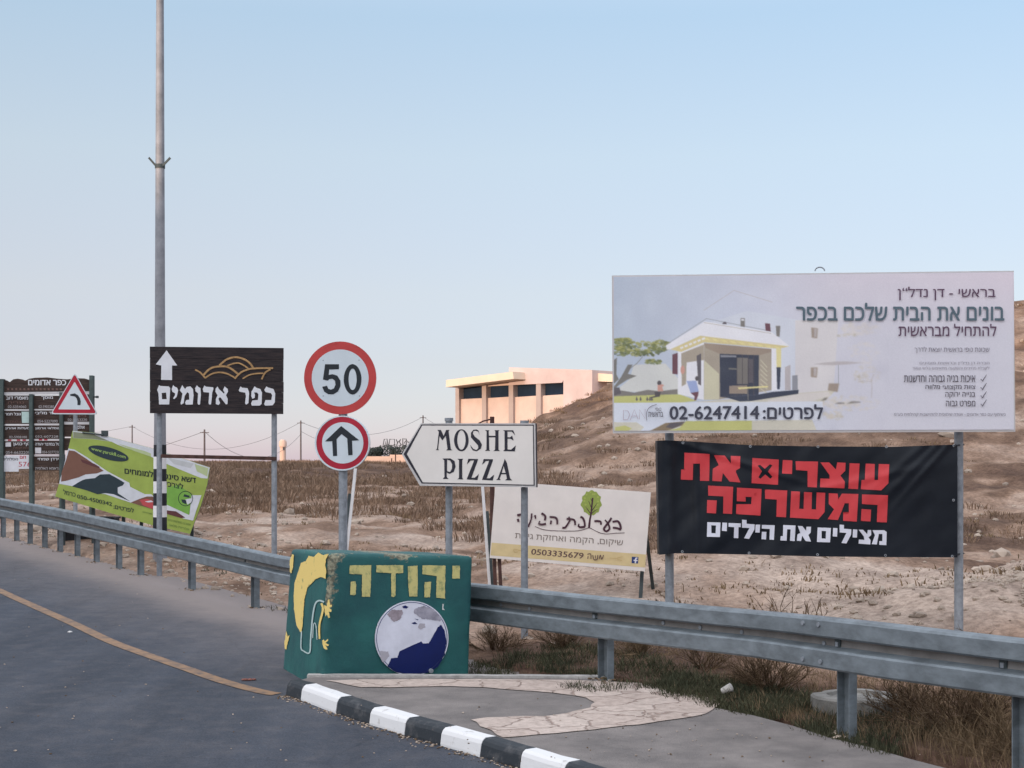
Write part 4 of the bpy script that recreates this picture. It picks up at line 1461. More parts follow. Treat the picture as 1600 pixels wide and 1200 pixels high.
# ------------------------------------------------------------------ garden service board
def build_garden():
    d = 17.5
    pl = vplane(765, d, 1017, d - 0.15, lean=math.radians(6), py=880)
    base = at(890, 0, d)
    z0 = G(base.x, d)
    root = thing('garden_sign', 'off-white garden service board with green tree drawing and handwritten name, tilted', 'sign', (base.x, d, z0))
    s = 5.926
    Z = ztr(760, 755, s)
    X = lambda x: 760 + x / s
    Y = lambda y: 755 + y / s
    b = MB()
    b.slab(pl, Z((85, -22), (1523, 85), (1467, 817), (30, 692)), 0.02, 0, 1)
    part = b.build('panel', [mat('offwhite_sheet', (0.70, 0.655, 0.63), rough=0.5, vary=0.05, scale=3), M_dkpost], root)
    b = MB()
    b.poly(pl, Z((48, 550), (1478, 660), (1470, 780), (38, 668)), 0.0015, 0)
    rg = random.Random(3)
    crown = [(X(972 + (92 + 7 * math.sin(9 * t) + rg.uniform(-3, 3)) * math.cos(t)), Y(182 + (114 + 6 * math.sin(11 * t) + rg.uniform(-3, 3)) * math.sin(t))) for t in np.linspace(0, 2 * math.pi, 60, False)]
    b.poly(pl, crown, 0.0015, 1)
    for q in ellipse(970, 170, 60, 78, 14):
        b.poly(pl, ellipse(X(q[0] + rg.uniform(-14, 14)), Y(q[1] + rg.uniform(-14, 14)), 1.7, 1.5, 8), 0.003, 2)
    b.build('tree_drawing', [ink(205, 186, 142), ink(140, 156, 78), ink(158, 172, 88)], part)
    b = MB()
    k = [0.003]

    def R(w, *pts, mi=0, sub=5):
        k[0] += 0.0004
        b.ribbon(pl, Z(*pts), w, k[0], mi, sub)
    # tree trunk that stands for a letter
    R([3.4, 2.6, 2.4], (950, 415), (958, 340), (968, 285), (975, 220), (985, 135))
    R([1.4, .7], (968, 285), (935, 240), (920, 220))
    R([1.4, .7], (972, 262), (1005, 215), (1025, 185))
    R([1.2, .6], (974, 235), (955, 185), (945, 165))
    R([1.2, .6], (970, 285), (1010, 250), (1030, 245))
    R([.9, .5], (980, 180), (970, 150), (965, 140))
    R([0.9], (450, 400), (540, 432), (700, 442), (850, 440), (940, 415), (960, 415), (1040, 455), (1110, 470), (1200, 462), (1280, 460), sub=4)
    # handwriting
    R([3.2, 3.6, 3.2], (1168, 358), (1215, 352), (1238, 385), (1245, 425))
    R([3.0, 3.4], (1170, 412), (1205, 415), (1248, 430))
    R([2.2, 3.0, 3.4, 3.0], (1098, 340), (1125, 372), (1140, 420), (1110, 445), (1088, 425), (1105, 395), (1140, 350), (1158, 320))
    R([3.2, 3.4, 2.6], (1000, 352), (1030, 350), (1058, 358), (1060, 385))
    R([3.6, 3.2, 3.0], (870, 312), (892, 322), (908, 360), (912, 402))
    R([2.8, 3.6], (848, 392), (870, 408), (913, 402))
    R([3.0, 3.2, 2.8], (742, 330), (785, 332), (815, 345), (822, 388))
    R([2.6, 3.0, 3.2], (775, 340), (752, 380), (728, 410), (702, 412))
    R([2.4], (762, 310), (778, 338))
    R([3.0, 3.2, 2.6], (585, 312), (640, 318), (655, 345), (655, 382))
    R([3.0, 2.6], (600, 345), (595, 380))
    R([3.6, 3.0], (510, 278), (545, 305), (540, 345))
    R([1.8, 2.0], (852, 392), (853, 386), (860, 376))
    R([1.8, 2.0], (487, 368), (489, 360), (497, 351))
    R([2.8, 3.4], (480, 372), (510, 382), (552, 375))
    R([3.0, 2.2], (450, 295), (455, 330))
    R([2.8, 2.2, 3.0], (420, 280), (412, 340), (385, 405))
    R([3.6, 3.0], (285, 298), (322, 290), (345, 300), (348, 345))
    R([3.8, 3.2], (290, 330), (298, 358))
    # signature line with the phone number
    text(b, pl, '0503335679', X(415), X(900), Y(606), Y(660), 1, 0.02, False, slope=40 / s, shear=1.2, lift=0.0035)
    R([1.4], (935, 658), (965, 655), (968, 700), mi=1)
    R([1.4], (942, 675), (938, 700), mi=1)
    R([1.4], (985, 665), (995, 705), (1025, 705), (1032, 665), mi=1)
    R([1.2], (1008, 668), (1012, 700), mi=1)
    R([1.4], (1045, 700), (1055, 665), (1068, 705), (1085, 665), mi=1)
    text(b, pl, 'שיקום, הקמה ואחזקת גינות', X(265), X(1265), Y(460), Y(528), 2, 0.0, slope=68 / s, lift=0.0035)
    R([0.8], (1140, 692), (1205, 697), mi=3)
    R([0.8], (1260, 680), (1215, 692), (1215, 705), (1255, 715), mi=3)
    R([0.8], (320, 625), (255, 612), (262, 640), (290, 636), mi=3)
    b.build('lettering', [ink(72, 44, 56), ink(100, 78, 74), ink(128, 118, 112), ink(188, 162, 112)], part)
    b = MB()
    b.poly(pl, Z((1347, 680), (1408, 684), (1404, 744), (1344, 740)), 0.003, 0)
    b.poly(pl, Z((1372, 741), (1374, 720), (1362, 719), (1363, 708), (1375, 709), (1377, 696), (1384, 688), (1400, 688), (1399, 698), (1390, 698), (1388, 710), (1400, 711), (1398, 722), (1387, 721), (1385, 743)), 0.0045, 1)
    b.build('blue_logo', [ink(38, 58, 112), ink(215, 215, 225)], part)
    for a, c in (((771, 840, d + 0.05), (776, 968, d + 0.02)), ((779, 850, d + 0.09), (785, 968, d - 0.03)), ((1004, 880, d), (999, 965, d - 0.1)), ((1008, 820, d + 0.1), (1024, 950, d + 0.6))):
        p, q = at(*a), at(*c)
        q.z = min(q.z, G(q.x, q.y) - 0.05)
        b = MB()
        b.bar(p, q, 0.04, 0.04)
        b.build('leg', M_rust if a[0] < 790 else M_dkpost, root)


build_garden()


def build_stakes():
    for (p0, p1, d, lab, dz) in (((555.5, 732), (541, 866), 18.2, 'leaning white and dark stake beside the round speed sign pole', 0.25), ((754, 760), (765, 915), 18.6, 'leaning white and dark stake left of the garden board', 0.25)):
        a, c = at(*p0, d), at(*p1, d)
        dr = (c - a).normalized()
        z0 = G(c.x, c.y)
        c = a + dr * ((a.z - z0 + 0.1) / -dr.z)
        root = thing('stake', lab, 'stake', (c.x, c.y, z0), 'leaning stakes behind the guardrail')
        b = MB()
        b.bar(a, c, 0.035, 0.03)
        b.build('white_strip', M_white, root)
        b = MB()
        o = Vector((0.035 if p0[0] > 600 else -0.035, -0.004, 0))
        b.bar(a + dr * 0.3 + o, c + o, 0.034, 0.034)
        b.build('dark_strip', M_dkpost, root)
    d = 24.0
    p = at(769, 0, d)
    z0 = G(p.x, d)
    b = MB()
    vpost(b, p.x, d, z0 - 0.1, zrow(651, d), 0.035, 0, 8)
    b.tube([(p.x - 0.02, d, zrow(655, d)), (p.x - 0.14, d, zrow(658, d)), (p.x - 0.22, d, zrow(662, d))], 0.012, 6)
    o = b.build('rusty_post', M_rust, None, (p.x, d, z0))
    tag(o, 'thin rusty post rising behind the arrow sign', 'post')


build_stakes()


# ------------------------------------------------------------------ big property billboard
def gradient_print(name, c1, c2, x0, x1):
    m = bpy.data.materials.new(name)
    m.use_nodes = True
    t = m.node_tree
    b = t.nodes['Principled BSDF']
    b.inputs['Roughness'].default_value = 0.45
    tc = nd(t, 'ShaderNodeTexCoord')
    sp = nd(t, 'ShaderNodeSeparateXYZ')
    t.links.new(tc.outputs['Object'], sp.inputs[0])
    mr = nd(t, 'ShaderNodeMapRange')
    mr.inputs['From Min'].default_value = x0
    mr.inputs['From Max'].default_value = x1
    t.links.new(sp.outputs['X'], mr.inputs['Value'])
    nz = nd(t, 'ShaderNodeTexNoise', Scale=1.2, Detail=3.0)
    t.links.new(tc.outputs['Object'], nz.inputs['Vector'])
    ad = nd(t, 'ShaderNodeMath', operation='MULTIPLY_ADD')
    ad.inputs[1].default_value = 0.5
    ad.use_clamp = True
    t.links.new(nz.outputs['Fac'], ad.inputs[0])
    sb = nd(t, 'ShaderNodeMath', operation='SUBTRACT')
    sb.inputs[1].default_value = 0.25
    t.links.new(mr.outputs['Result'], sb.inputs[0])
    t.links.new(sb.outputs[0], ad.inputs[2])
    mx = nd(t, 'ShaderNodeMix', data_type='RGBA')
    mx.inputs[6].default_value = tuple(c1) + (1,)
    mx.inputs[7].default_value = tuple(c2) + (1,)
    t.links.new(ad.outputs[0], mx.inputs[0])
    t.links.new(mx.outputs[2], b.inputs['Base Color'])
    return m


def build_billboard():
    pl = vplane(957, 13.62, 1584, 13.28)
    base = at(1270, 0, 13.5)
    z0 = G(base.x, 13.5)
    root = thing('billboard', 'large pale property billboard picturing a modern house, on two grey posts', 'billboard', (base.x, 13.5, z0))
    b = MB()
    b.slab(pl, [(956, 430.5), (1584, 423), (1586.5, 674.5), (957.5, 677)], 0.035, 0, 0)
    b.build('frame', M_frame, root)
    b = MB()
    b.slab(pl, [(958.2, 432.5), (1582.5, 425), (1584.5, 671.5), (960, 673.5)], 0.004, 0, 0, lift=0.004)
    part = b.build('poster', ink(200, 198, 210), root)
    L = 0.0012
    Z = ztr(950, 480, 5.3333)
    mats = [(203, 208, 219), (150, 150, 98), (112, 118, 84), (118, 116, 112), (186, 186, 118), (96, 92, 98), (202, 203, 200), (140, 142, 150),
            (206, 192, 142), (162, 152, 138), (198, 194, 170), (58, 64, 80), (122, 118, 114), (216, 206, 150), (104, 70, 80), (150, 136, 124),
            (198, 150, 138), (150, 164, 204), (206, 211, 222), (132, 116, 94), (207, 204, 206), (206, 198, 186), (178, 172, 174), (196, 192, 178), (222, 222, 228), (84, 80, 84)]
    ops = []

    def op(lv, mi, pts, alpha=0.95, blur=0.45):
        ops.append((lv, len(ops), pts, mats[mi], alpha, blur))

    def line(pts, w, lv, mi, alpha=0.8):
        pts = [Vector(p) for p in pts]
        for p, q in zip(pts[:-1], pts[1:]):
            t = (q - p).normalized() * 0.3
            nn = Vector((-t.y, t.x)).normalized() * w / 2
            op(lv, mi, [tuple(p - t + nn), tuple(q + t + nn), tuple(q + t - nn), tuple(p - t - nn)], alpha, 0.4)
    P = lambda lv, mi, *pts: op(lv, mi, Z(*pts))
    P(0, 6, (215, 480), (480, 470), (590, 600), (590, 720), (60, 700), (180, 600))
    P(0, 0, (840, 130), (1160, 30), (1600, 110), (1600, 740), (1360, 700), (1360, 215))
    P(1, 20, (1560, 110), (1920, 110), (1880, 700), (1560, 740))
    P(1, 4, (48, 740), (250, 722), (600, 725), (740, 780), (600, 797), (48, 797))
    P(1, 23, (740, 790), (1600, 715), (1900, 690), (1800, 790), (1600, 797), (740, 797))
    # tree at the left
    rg = random.Random(5)
    greens = [len(mats) + i for i in range(5)]
    mats += [(160, 160, 104), (130, 134, 84), (108, 116, 82), (90, 98, 78), (176, 174, 126)]
    for cx, cy, rx, ry, nn in ((130, 310, 90, 50, 60), (330, 345, 150, 62, 110), (110, 365, 70, 42, 60), (120, 290, 80, 34, 50), (260, 380, 120, 30, 50), (430, 325, 75, 48, 50), (375, 455, 62, 26, 26), (480, 300, 36, 18, 12)):
        for q in range(nn):
            t, rr = rg.uniform(0, 2 * math.pi), rg.uniform(0, 1) ** 0.5
            x, y = cx + rx * rr * math.cos(t), cy + ry * rr * math.sin(t)
            if x < 56:
                continue
            w = rg.uniform(8, 24)
            up = (cy - y) / ry
            c = greens[min(4, max(0, int(rg.gauss(1.7 - 1.3 * up, 0.9))))]
            op(2, c, Z(*[(max(49, x + w * math.cos(a) * rg.uniform(.6, 1.2)), y + w * 0.55 * math.sin(a) * rg.uniform(.6, 1.2)) for a in np.linspace(0, 2 * math.pi, 9, False)]), 0.7, 0.45)
    P(1, 3, (48, 665), (110, 580), (165, 480), (205, 478), (165, 555), (240, 572), (160, 605), (90, 650), (48, 690))
    P(2, 3, (48, 440), (75, 420), (70, 560), (90, 600), (48, 640))
    line(Z((170, 520), (240, 470), (290, 410)), 1.0, 1.5, 3)
    P(2, 12, (48, 690), (120, 695), (220, 712), (330, 688), (430, 700), (580, 682), (582, 725), (300, 735), (48, 742))
    P(3, 5, (48, 672), (95, 668), (110, 720), (60, 735), (48, 730))
    for x in (230, 262, 318, 340, 356):
        P(3, 5, (x, 770), (x + 9, 742), (x + 20, 772), (x + 8, 782))
    # the house
    line(Z((800, 25), (1050, -140), (1370, -42)), 0.9, 1, 22)
    P(2, 24, (483, 318), (805, 118), (1360, 205), (1515, 325), (1365, 348), (770, 236), (520, 352), (488, 352))
    line(Z((485, 312), (820, 95), (1358, 200)), 0.9, 3, 7)
    line(Z((800, 128), (1358, 218)), 0.7, 4, 9)
    P(3, 8, (520, 352), (770, 238), (1510, 326), (1430, 346), (800, 292), (610, 372))
    for i in range(9):
        x = 790 + i * 74
        y = 250 + i * 9.2
        P(4, 13, (x, y), (x + 40, y + 6), (x + 62, y + 26), (x + 22, y + 21))
    for i in range(6):
        x = 600 + i * 36
        y = 335 - i * 15
        P(4, 24, (x, y), (x + 26, y - 10), (x + 30, y + 4), (x + 6, y + 16))
    P(2, 24, (583, 368), (610, 365), (800, 295), (800, 772), (583, 725))
    P(3, 9, (610, 385), (800, 310), (800, 440), (655, 460), (650, 640), (615, 660))
    P(4, 5, (738, 405), (776, 385), (776, 652), (752, 640))
    P(3, 9, (800, 298), (1365, 348), (1365, 690), (920, 770), (800, 770))
    P(4, 10, (800, 440), (925, 555), (925, 768), (800, 772))
    P(4, 15, (800, 300), (1362, 350), (1362, 372), (1260, 400), (930, 388), (815, 340))
    P(5, 11, (930, 388), (1258, 400), (1255, 730), (935, 748))
    P(6, 12, (1075, 420), (1165, 422), (1165, 640), (1075, 640))
    P(6, 7, (938, 398), (1070, 402), (1070, 418), (938, 416))
    P(6, 5, (1170, 430), (1210, 432), (1210, 630), (1170, 630))
    P(6, 3, (1005, 505), (1150, 515), (1150, 525), (1005, 518))
    for x in (1072, 1118, 1166, 1212):
        P(7, 25, (x, 395), (x + 5, 395), (x + 5, 735), (x, 738))
    for i in range(7):
        P(5, 10, (1268, 440 + i * 40), (1272, 436 + i * 40), (1330, 500 + i * 36), (1325, 505 + i * 36))
    P(7, 15, (1010, 655), (1160, 650), (1160, 722), (1010, 720))
    P(5, 11, (935, 748), (1250, 728), (1370, 706), (1590, 688), (1585, 722), (1190, 782), (1100, 786), (1000, 756))
    P(7, 13, (1080, 668), (1335, 655), (1335, 668), (1090, 684))
    P(7, 12, (1160, 682), (1168, 682), (1172, 775), (1164, 775))
    P(5, 24, (1362, 345), (1402, 345), (1415, 690), (1365, 696))
    P(5, 13, (1402, 345), (1442, 345), (1442, 505), (1405, 505))
    P(6, 11, (1404, 500), (1440, 500), (1432, 682), (1410, 684))
    P(5, 22, (1474, 500), (1520, 480), (1522, 690), (1474, 692))
    P(5, 7, (1535, 570), (1580, 565), (1582, 690), (1535, 690))
    P(5, 14, (1308, 134), (1350, 136), (1356, 202), (1314, 196))
    P(5, 12, (1398, 155), (1436, 156), (1430, 247), (1404, 240))
    P(5, 12, (1104, 92), (1141, 92), (1141, 166), (1104, 160))
    P(5, 24, (1110, 98), (1135, 98), (1135, 112), (1110, 112))
    P(5, 5, (950, 140), (965, 122), (985, 124), (990, 142))
    P(3, 14, (536, 395), (580, 380), (580, 560), (536, 555))
    # figures in the picture
    P(5, 25, *ellipse(428, 632, 18, 20, 14))
    P(5, 16, (412, 650), (450, 642), (470, 650), (452, 665), (462, 698), (415, 702))
    P(6, 25, (388, 706), (440, 704), (432, 745), (355, 758), (350, 750), (392, 738))
    P(6, 17, (655, 615), (735, 612), (758, 704), (690, 718))
    P(6, 25, *ellipse(741, 594, 15, 20, 14))
    P(6, 14, (688, 714), (756, 704), (750, 738), (735, 775), (718, 778), (722, 742))
    P(6, 16, *ellipse(622, 522, 18, 36, 14))
    # band with the phone number, and the lawn under it
    P(8, 18, (50, 798), (1790, 784), (1790, 938), (900, 945), (50, 952))
    P(2, 18, (50, 950), (640, 945), (600, 1040), (50, 1040))
    P(3, 23, (50, 958), (240, 960), (300, 1000), (260, 1040), (50, 1040))
    P(3, 4, (60, 1000), (140, 985), (200, 1010), (160, 1036), (60, 1036))
    P(3, 19, (340, 1036), (480, 965), (640, 952), (620, 985), (480, 1036))
    P(4, 5, (480, 1000), (520, 965), (640, 958), (600, 985), (540, 1010))
    P(2, 4, (600, 1000), (650, 948), (1200, 945), (1200, 1036), (480, 1036))
    P(2, 23, (1200, 945), (1700, 935), (1740, 1030), (1200, 1036))
    # right, fading part of the picture
    Z2 = ztr(1200, 480, 6.0)
    Q = lambda lv, mi, *pts: op(lv, mi, Z2(*pts), 0.9, 0.7)
    Q(4, 15, (405, 190), (468, 198), (460, 292), (410, 286))
    Q(4, 15, (402, 565), (466, 565), (458, 660), (402, 655))
    Q(5, 22, (432, 200), (460, 202), (452, 280), (434, 280))
    Q(5, 22, (430, 572), (456, 572), (450, 645), (430, 645))
    soft = len(mats)
    mats += [(207, 202, 200), (203, 197, 191), (194, 188, 178), (180, 174, 162), (205, 202, 206)]

    def dabs(cx, cy, rx, ry, nn, w0, w1, cols, lv, zz=Z2):
        for q in range(nn):
            t, rr = rg.uniform(0, 2 * math.pi), rg.uniform(0, 1) ** 0.6
            x, y, w = cx + rx * rr * math.cos(t), cy + ry * rr * math.sin(t), rg.uniform(w0, w1)
            op(lv, soft + rg.choice(cols), zz(*[(x + w * math.cos(a) * rg.uniform(.5, 1.2), y + w * 0.6 * math.sin(a) * rg.uniform(.5, 1.2)) for a in np.linspace(0, 2 * math.pi, 8, False)]), 0.5, 0.8)
    dabs(870, 200, 190, 60, 70, 14, 40, (0, 0, 1, 4), 3)
    dabs(740, 265, 100, 16, 40, 6, 18, (1, 2, 3), 4)
    dabs(900, 430, 130, 110, 60, 14, 36, (0, 4, 4), 3)
    Q(4, 22, (425, 535), (540, 518), (660, 508), (760, 510), (912, 520), (760, 535), (600, 545))
    line(Z2((660, 540), (660, 720)), 1.0, 4, 7)
    Q(4, 15, (570, 715), (668, 716), (652, 796), (560, 780))
    dabs(930, 630, 130, 95, 150, 6, 22, (0, 1, 2, 2, 4), 3)
    dabs(880, 665, 70, 40, 50, 5, 16, (2, 3), 4)
    line(Z2((970, 850), (975, 760), (970, 680), (990, 630)), 2.0, 5, 22)
    line(Z2((972, 700), (900, 690), (850, 700)), 1.2, 5.4, 22)
    Q(3, soft, (0, 870), (280, 812), (560, 790), (600, 830), (480, 860), (380, 895), (0, 895))
    Q(4, 12, (495, 880), (530, 850), (560, 845), (545, 870))
    Q(4, 12, (620, 908), (660, 892), (715, 895), (718, 905))
    Q(4, 12, (740, 905), (790, 880), (870, 885), (870, 895))
    dabs(770, 900, 280, 70, 110, 10, 34, (0, 1, 1, 2), 3)
    dabs(600, 1010, 100, 40, 60, 8, 24, (1, 2, 2), 9)
    dabs(650, 1035, 60, 22, 40, 4, 14, (3, 3, 2), 10)
    # the print: every figure laid down with soft edges into one colour sheet, then carried by a fine grid
    X0, Y0, NX, NY = 960.0, 425.0, 625, 250
    gx, gy = X0 + np.arange(NX + 1), Y0 + np.arange(NY + 1)
    GX, GY = np.meshgrid(gx, gy)
    u, v_ = ((GX - 960) / 620.0)[..., None], ((GY - 425) / 250.0)[..., None]
    cl, cr_ = np.array([176., 187., 203.]), np.array([199., 199., 210.])
    can = cl + (cr_ - cl) * np.clip(u * 1.7 + 0.1 * np.sin(v_ * 5), 0, 1)
    can = can + np.array([10., 2., 2.]) * np.clip(1 - v_ * 2.5, 0, 1) * u + np.array([6., 8., 10.]) * np.exp(-((u - 0.33) / 0.16) ** 2) * np.exp(-((v_ - 0.35) / 0.3) ** 2)
    for lv, k_, pts, rgb, alpha, blur in sorted(ops, key=lambda q: (q[0], q[1])):
        px = np.array([p[0] for p in pts])
        py = np.array([p[1] for p in pts])
        i0, i1 = int(max(0, px.min() - X0 - 4)), int(min(NX, px.max() - X0 + 5))
        j0, j1 = int(max(0, py.min() - Y0 - 4)), int(min(NY, py.max() - Y0 + 5))
        if i1 <= i0 or j1 <= j0:
            continue
        S = 3
        sx = X0 + i0 + (np.arange((i1 - i0 + 1) * S) - (S - 1) / 2) / S
        sy = Y0 + j0 + (np.arange((j1 - j0 + 1) * S) - (S - 1) / 2) / S
        A_, B_ = np.meshgrid(sx, sy)
        inside = np.zeros(A_.shape, bool)
        n = len(px)
        for q in range(n):
            x1, y1, x2, y2 = px[q], py[q], px[(q + 1) % n], py[(q + 1) % n]
            if y1 == y2:
                continue
            c_ = ((y1 > B_) != (y2 > B_)) & (A_ < (x2 - x1) * (B_ - y1) / (y2 - y1) + x1)
            inside ^= c_
        m_ = inside.reshape(j1 - j0 + 1, S, i1 - i0 + 1, S).mean((1, 3))
        r_ = int(math.ceil(blur * 2.5))
        ker = np.exp(-(np.arange(-r_, r_ + 1) / blur) ** 2 / 2)
        ker /= ker.sum()
        m_ = np.apply_along_axis(lambda q: np.convolve(np.pad(q, r_, mode='edge'), ker, 'valid'), 0, m_)
        m_ = np.apply_along_axis(lambda q: np.convolve(np.pad(q, r_, mode='edge'), ker, 'valid'), 1, m_)
        fx = np.clip((1392 - gx[i0:i1 + 1]) / 70.0, 0, 1)[None, :] * 0.75 + 0.25 * (gx[i0:i1 + 1] < 1392)[None, :]
        al = (alpha * m_ * np.minimum(1, fx))[..., None]
        can[j0:j1 + 1, i0:i1 + 1] = can[j0:j1 + 1, i0:i1 + 1] * (1 - al) + np.array(rgb, float) * al
    # printed grain and a little unevenness of the ink
    gr = np.random.default_rng(3)
    can += gr.normal(0, 2.0, can.shape[:2])[..., None]
    low = gr.normal(0, 1, (14, 34))
    yi, xi = np.linspace(0, 12.99, NY + 1), np.linspace(0, 32.99, NX + 1)
    y0_, x0_ = yi.astype(int), xi.astype(int)
    fy, fx = (yi - y0_)[:, None], (xi - x0_)[None, :]
    lowf = low[y0_][:, x0_] * (1 - fy) * (1 - fx) + low[y0_ + 1][:, x0_] * fy * (1 - fx) + low[y0_][:, x0_ + 1] * (1 - fy) * fx + low[y0_ + 1][:, x0_ + 1] * fy * fx
    can += lowf[..., None] * np.array([2.5, 2.5, 2.0]) * (0.4 + 0.6 * (GX < 1390))[..., None]
    top = np.interp(gx, [958.2, 1582.5], [433, 425.6])
    bot = np.interp(gx, [960, 1584.5], [673.0, 671.0])
    vs, cs = [], []
    for j in range(NY + 1):
        for i in range(NX + 1):
            y = min(max(gy[j], top[i]), bot[i])
            vs.append(pl.W(gx[i] - (0.6 if i == 0 else 0) - (1.0 if i == NX else 0), y, 0.0052))
    m1 = NX + 1
    b = MB()
    b.add(vs, [(j * m1 + i, (j + 1) * m1 + i, (j + 1) * m1 + i + 1, j * m1 + i + 1) for j in range(NY) for i in range(NX)])
    mp_ = bpy.data.materials.new('picture_print')
    mp_.use_nodes = True
    tp = mp_.node_tree
    an = nd(tp, 'ShaderNodeAttribute', attribute_name='print')
    tp.links.new(an.outputs['Color'], tp.nodes['Principled BSDF'].inputs['Base Color'])
    tp.nodes['Principled BSDF'].inputs['Roughness'].default_value = 0.45
    tp.nodes['Principled BSDF'].inputs['Specular IOR Level'].default_value = 0.3
    pic = b.build('house_picture', mp_, part)
    cc = np.clip(can, 0, 255).reshape(-1, 3) / 255.0
    cc = np.where(cc <= 0.04045, cc / 12.92, ((cc + 0.055) / 1.055) ** 2.4) * 1.08
    pic.data.attributes.new('print', 'FLOAT_COLOR', 'POINT').data.foreach_set('color', np.concatenate([np.clip(cc, 0, 0.9), np.ones((len(cc), 1))], 1).ravel())
    b = MB()
    li = 0.0055 + 10 * L
    T = lambda s, x0, x1, y0, y1, mi=0, bold=0.0, rtl=True, slope=0.0: text(b, pl, s, x0, x1, y0, y1, mi, bold, rtl, slope, lift=li)
    T('בראשי - דן נדל“ן', 1402.8, 1555.5, 448, 469, 0, 0.006)
    T('בונים את הבית שלכם בכפר', 1244, 1569.5, 473, 501, 1, 0.02)
    T('להתחיל מבראשית', 1404, 1557, 506, 525, 0, 0.007)
    T('שכונת נופי בראשית יוצאת לדרך', 1429, 1546, 541.5, 552, 3)
    T('חברת דן נדל“ן ובראשית מזמינים', 1437, 1546, 564.5, 570.5, 4)
    T('לקבלת מחירים והשקעה מתאימים בליווי צמוד', 1426, 1546, 572.5, 578.5, 4)
    T('איכות בניה גבוהה וחדשנות', 1412.5, 1524, 586.5, 597, 2, 0.01)
    T('צוות מקצועי מלווה', 1446, 1524, 600, 610, 2, 0.01)
    T('בנייה ירוקה', 1477, 1524, 612.5, 622.5, 2, 0.01)
    T('מפרט גבוה', 1478, 1524, 626, 635, 2, 0.01)
    T('בשיתוף עם כפר אדומים - אגודה שיתופית להתיישבות קהילתית בע“מ', 1397, 1571.5, 644.5, 651, 3)
    T('02-6247414', 1046, 1186.5, 634.5, 655.5, 5, 0.022, False, -0.5)
    T('לפרטים:', 1192, 1286, 631.5, 655, 5, 0.022)
    for y in (592, 605, 618, 631):
        b.ribbon(pl, [(1532.5, y), (1535, y + 3.6), (1541.5, y - 6.5)], [1.6, 1.8, 0.8], li, 2)
    for i, pts in enumerate(([(974, 656), (974, 641), (981, 642), (984, 648), (981, 655), (974, 656)], [(985, 656), (991, 640), (997, 655)], [(987, 650), (995, 650)], [(999, 655), (999, 640), (1008, 654), (1008, 639)])):
        b.ribbon(pl, pts, 0.8, li + 0.0003 * i, 6)
    b.ribbon(pl, [(1010.5, 657), (1010, 648), (1012, 640), (1018, 634.5), (1026, 632)], 0.9, li, 3, 5)
    T('בראשית', 1013, 1036, 643.5, 651, 2, 0.01)
    T('נופי', 1024, 1033, 637, 642, 2)
    b.build('lettering', [ink(92, 70, 92), ink(86, 104, 116), ink(92, 88, 98), ink(122, 118, 130), ink(142, 138, 150), ink(66, 68, 82), ink(176, 160, 172)], part)
    for px, d in ((1046, 13.78), (1498, 13.52)):
        x = at(px, 0, d).x
        b = MB()
        vpost(b, x, d, G(x, d) - 0.1, zrow(440, d), 0.039, 0, 16)
        b.build('post', M_galv, root)
    b = MB()
    b.tube([at(1274 + 7 - 7.5 * math.cos(t), 423.5 - 6 * math.sin(t), 13.5) for t in np.linspace(0, math.pi, 10)], 0.006, 6)
    b.build('lifting_ring', M_galv, root)


build_billboard()


# ------------------------------------------------------------------ black protest banner
M_banner = mat('black_vinyl', (0.006, 0.009, 0.015), rough=0.38, col2=(0.012, 0.016, 0.024), scale=2.0, spec=0.22, bump=0.05, bscale=6)
M_bred = mat('banner_red', (0.56, 0.05, 0.06), rough=0.45, vary=0.1, scale=3)
M_bwhite = mat('banner_white', (0.64, 0.66, 0.76), rough=0.45, vary=0.05, scale=3)


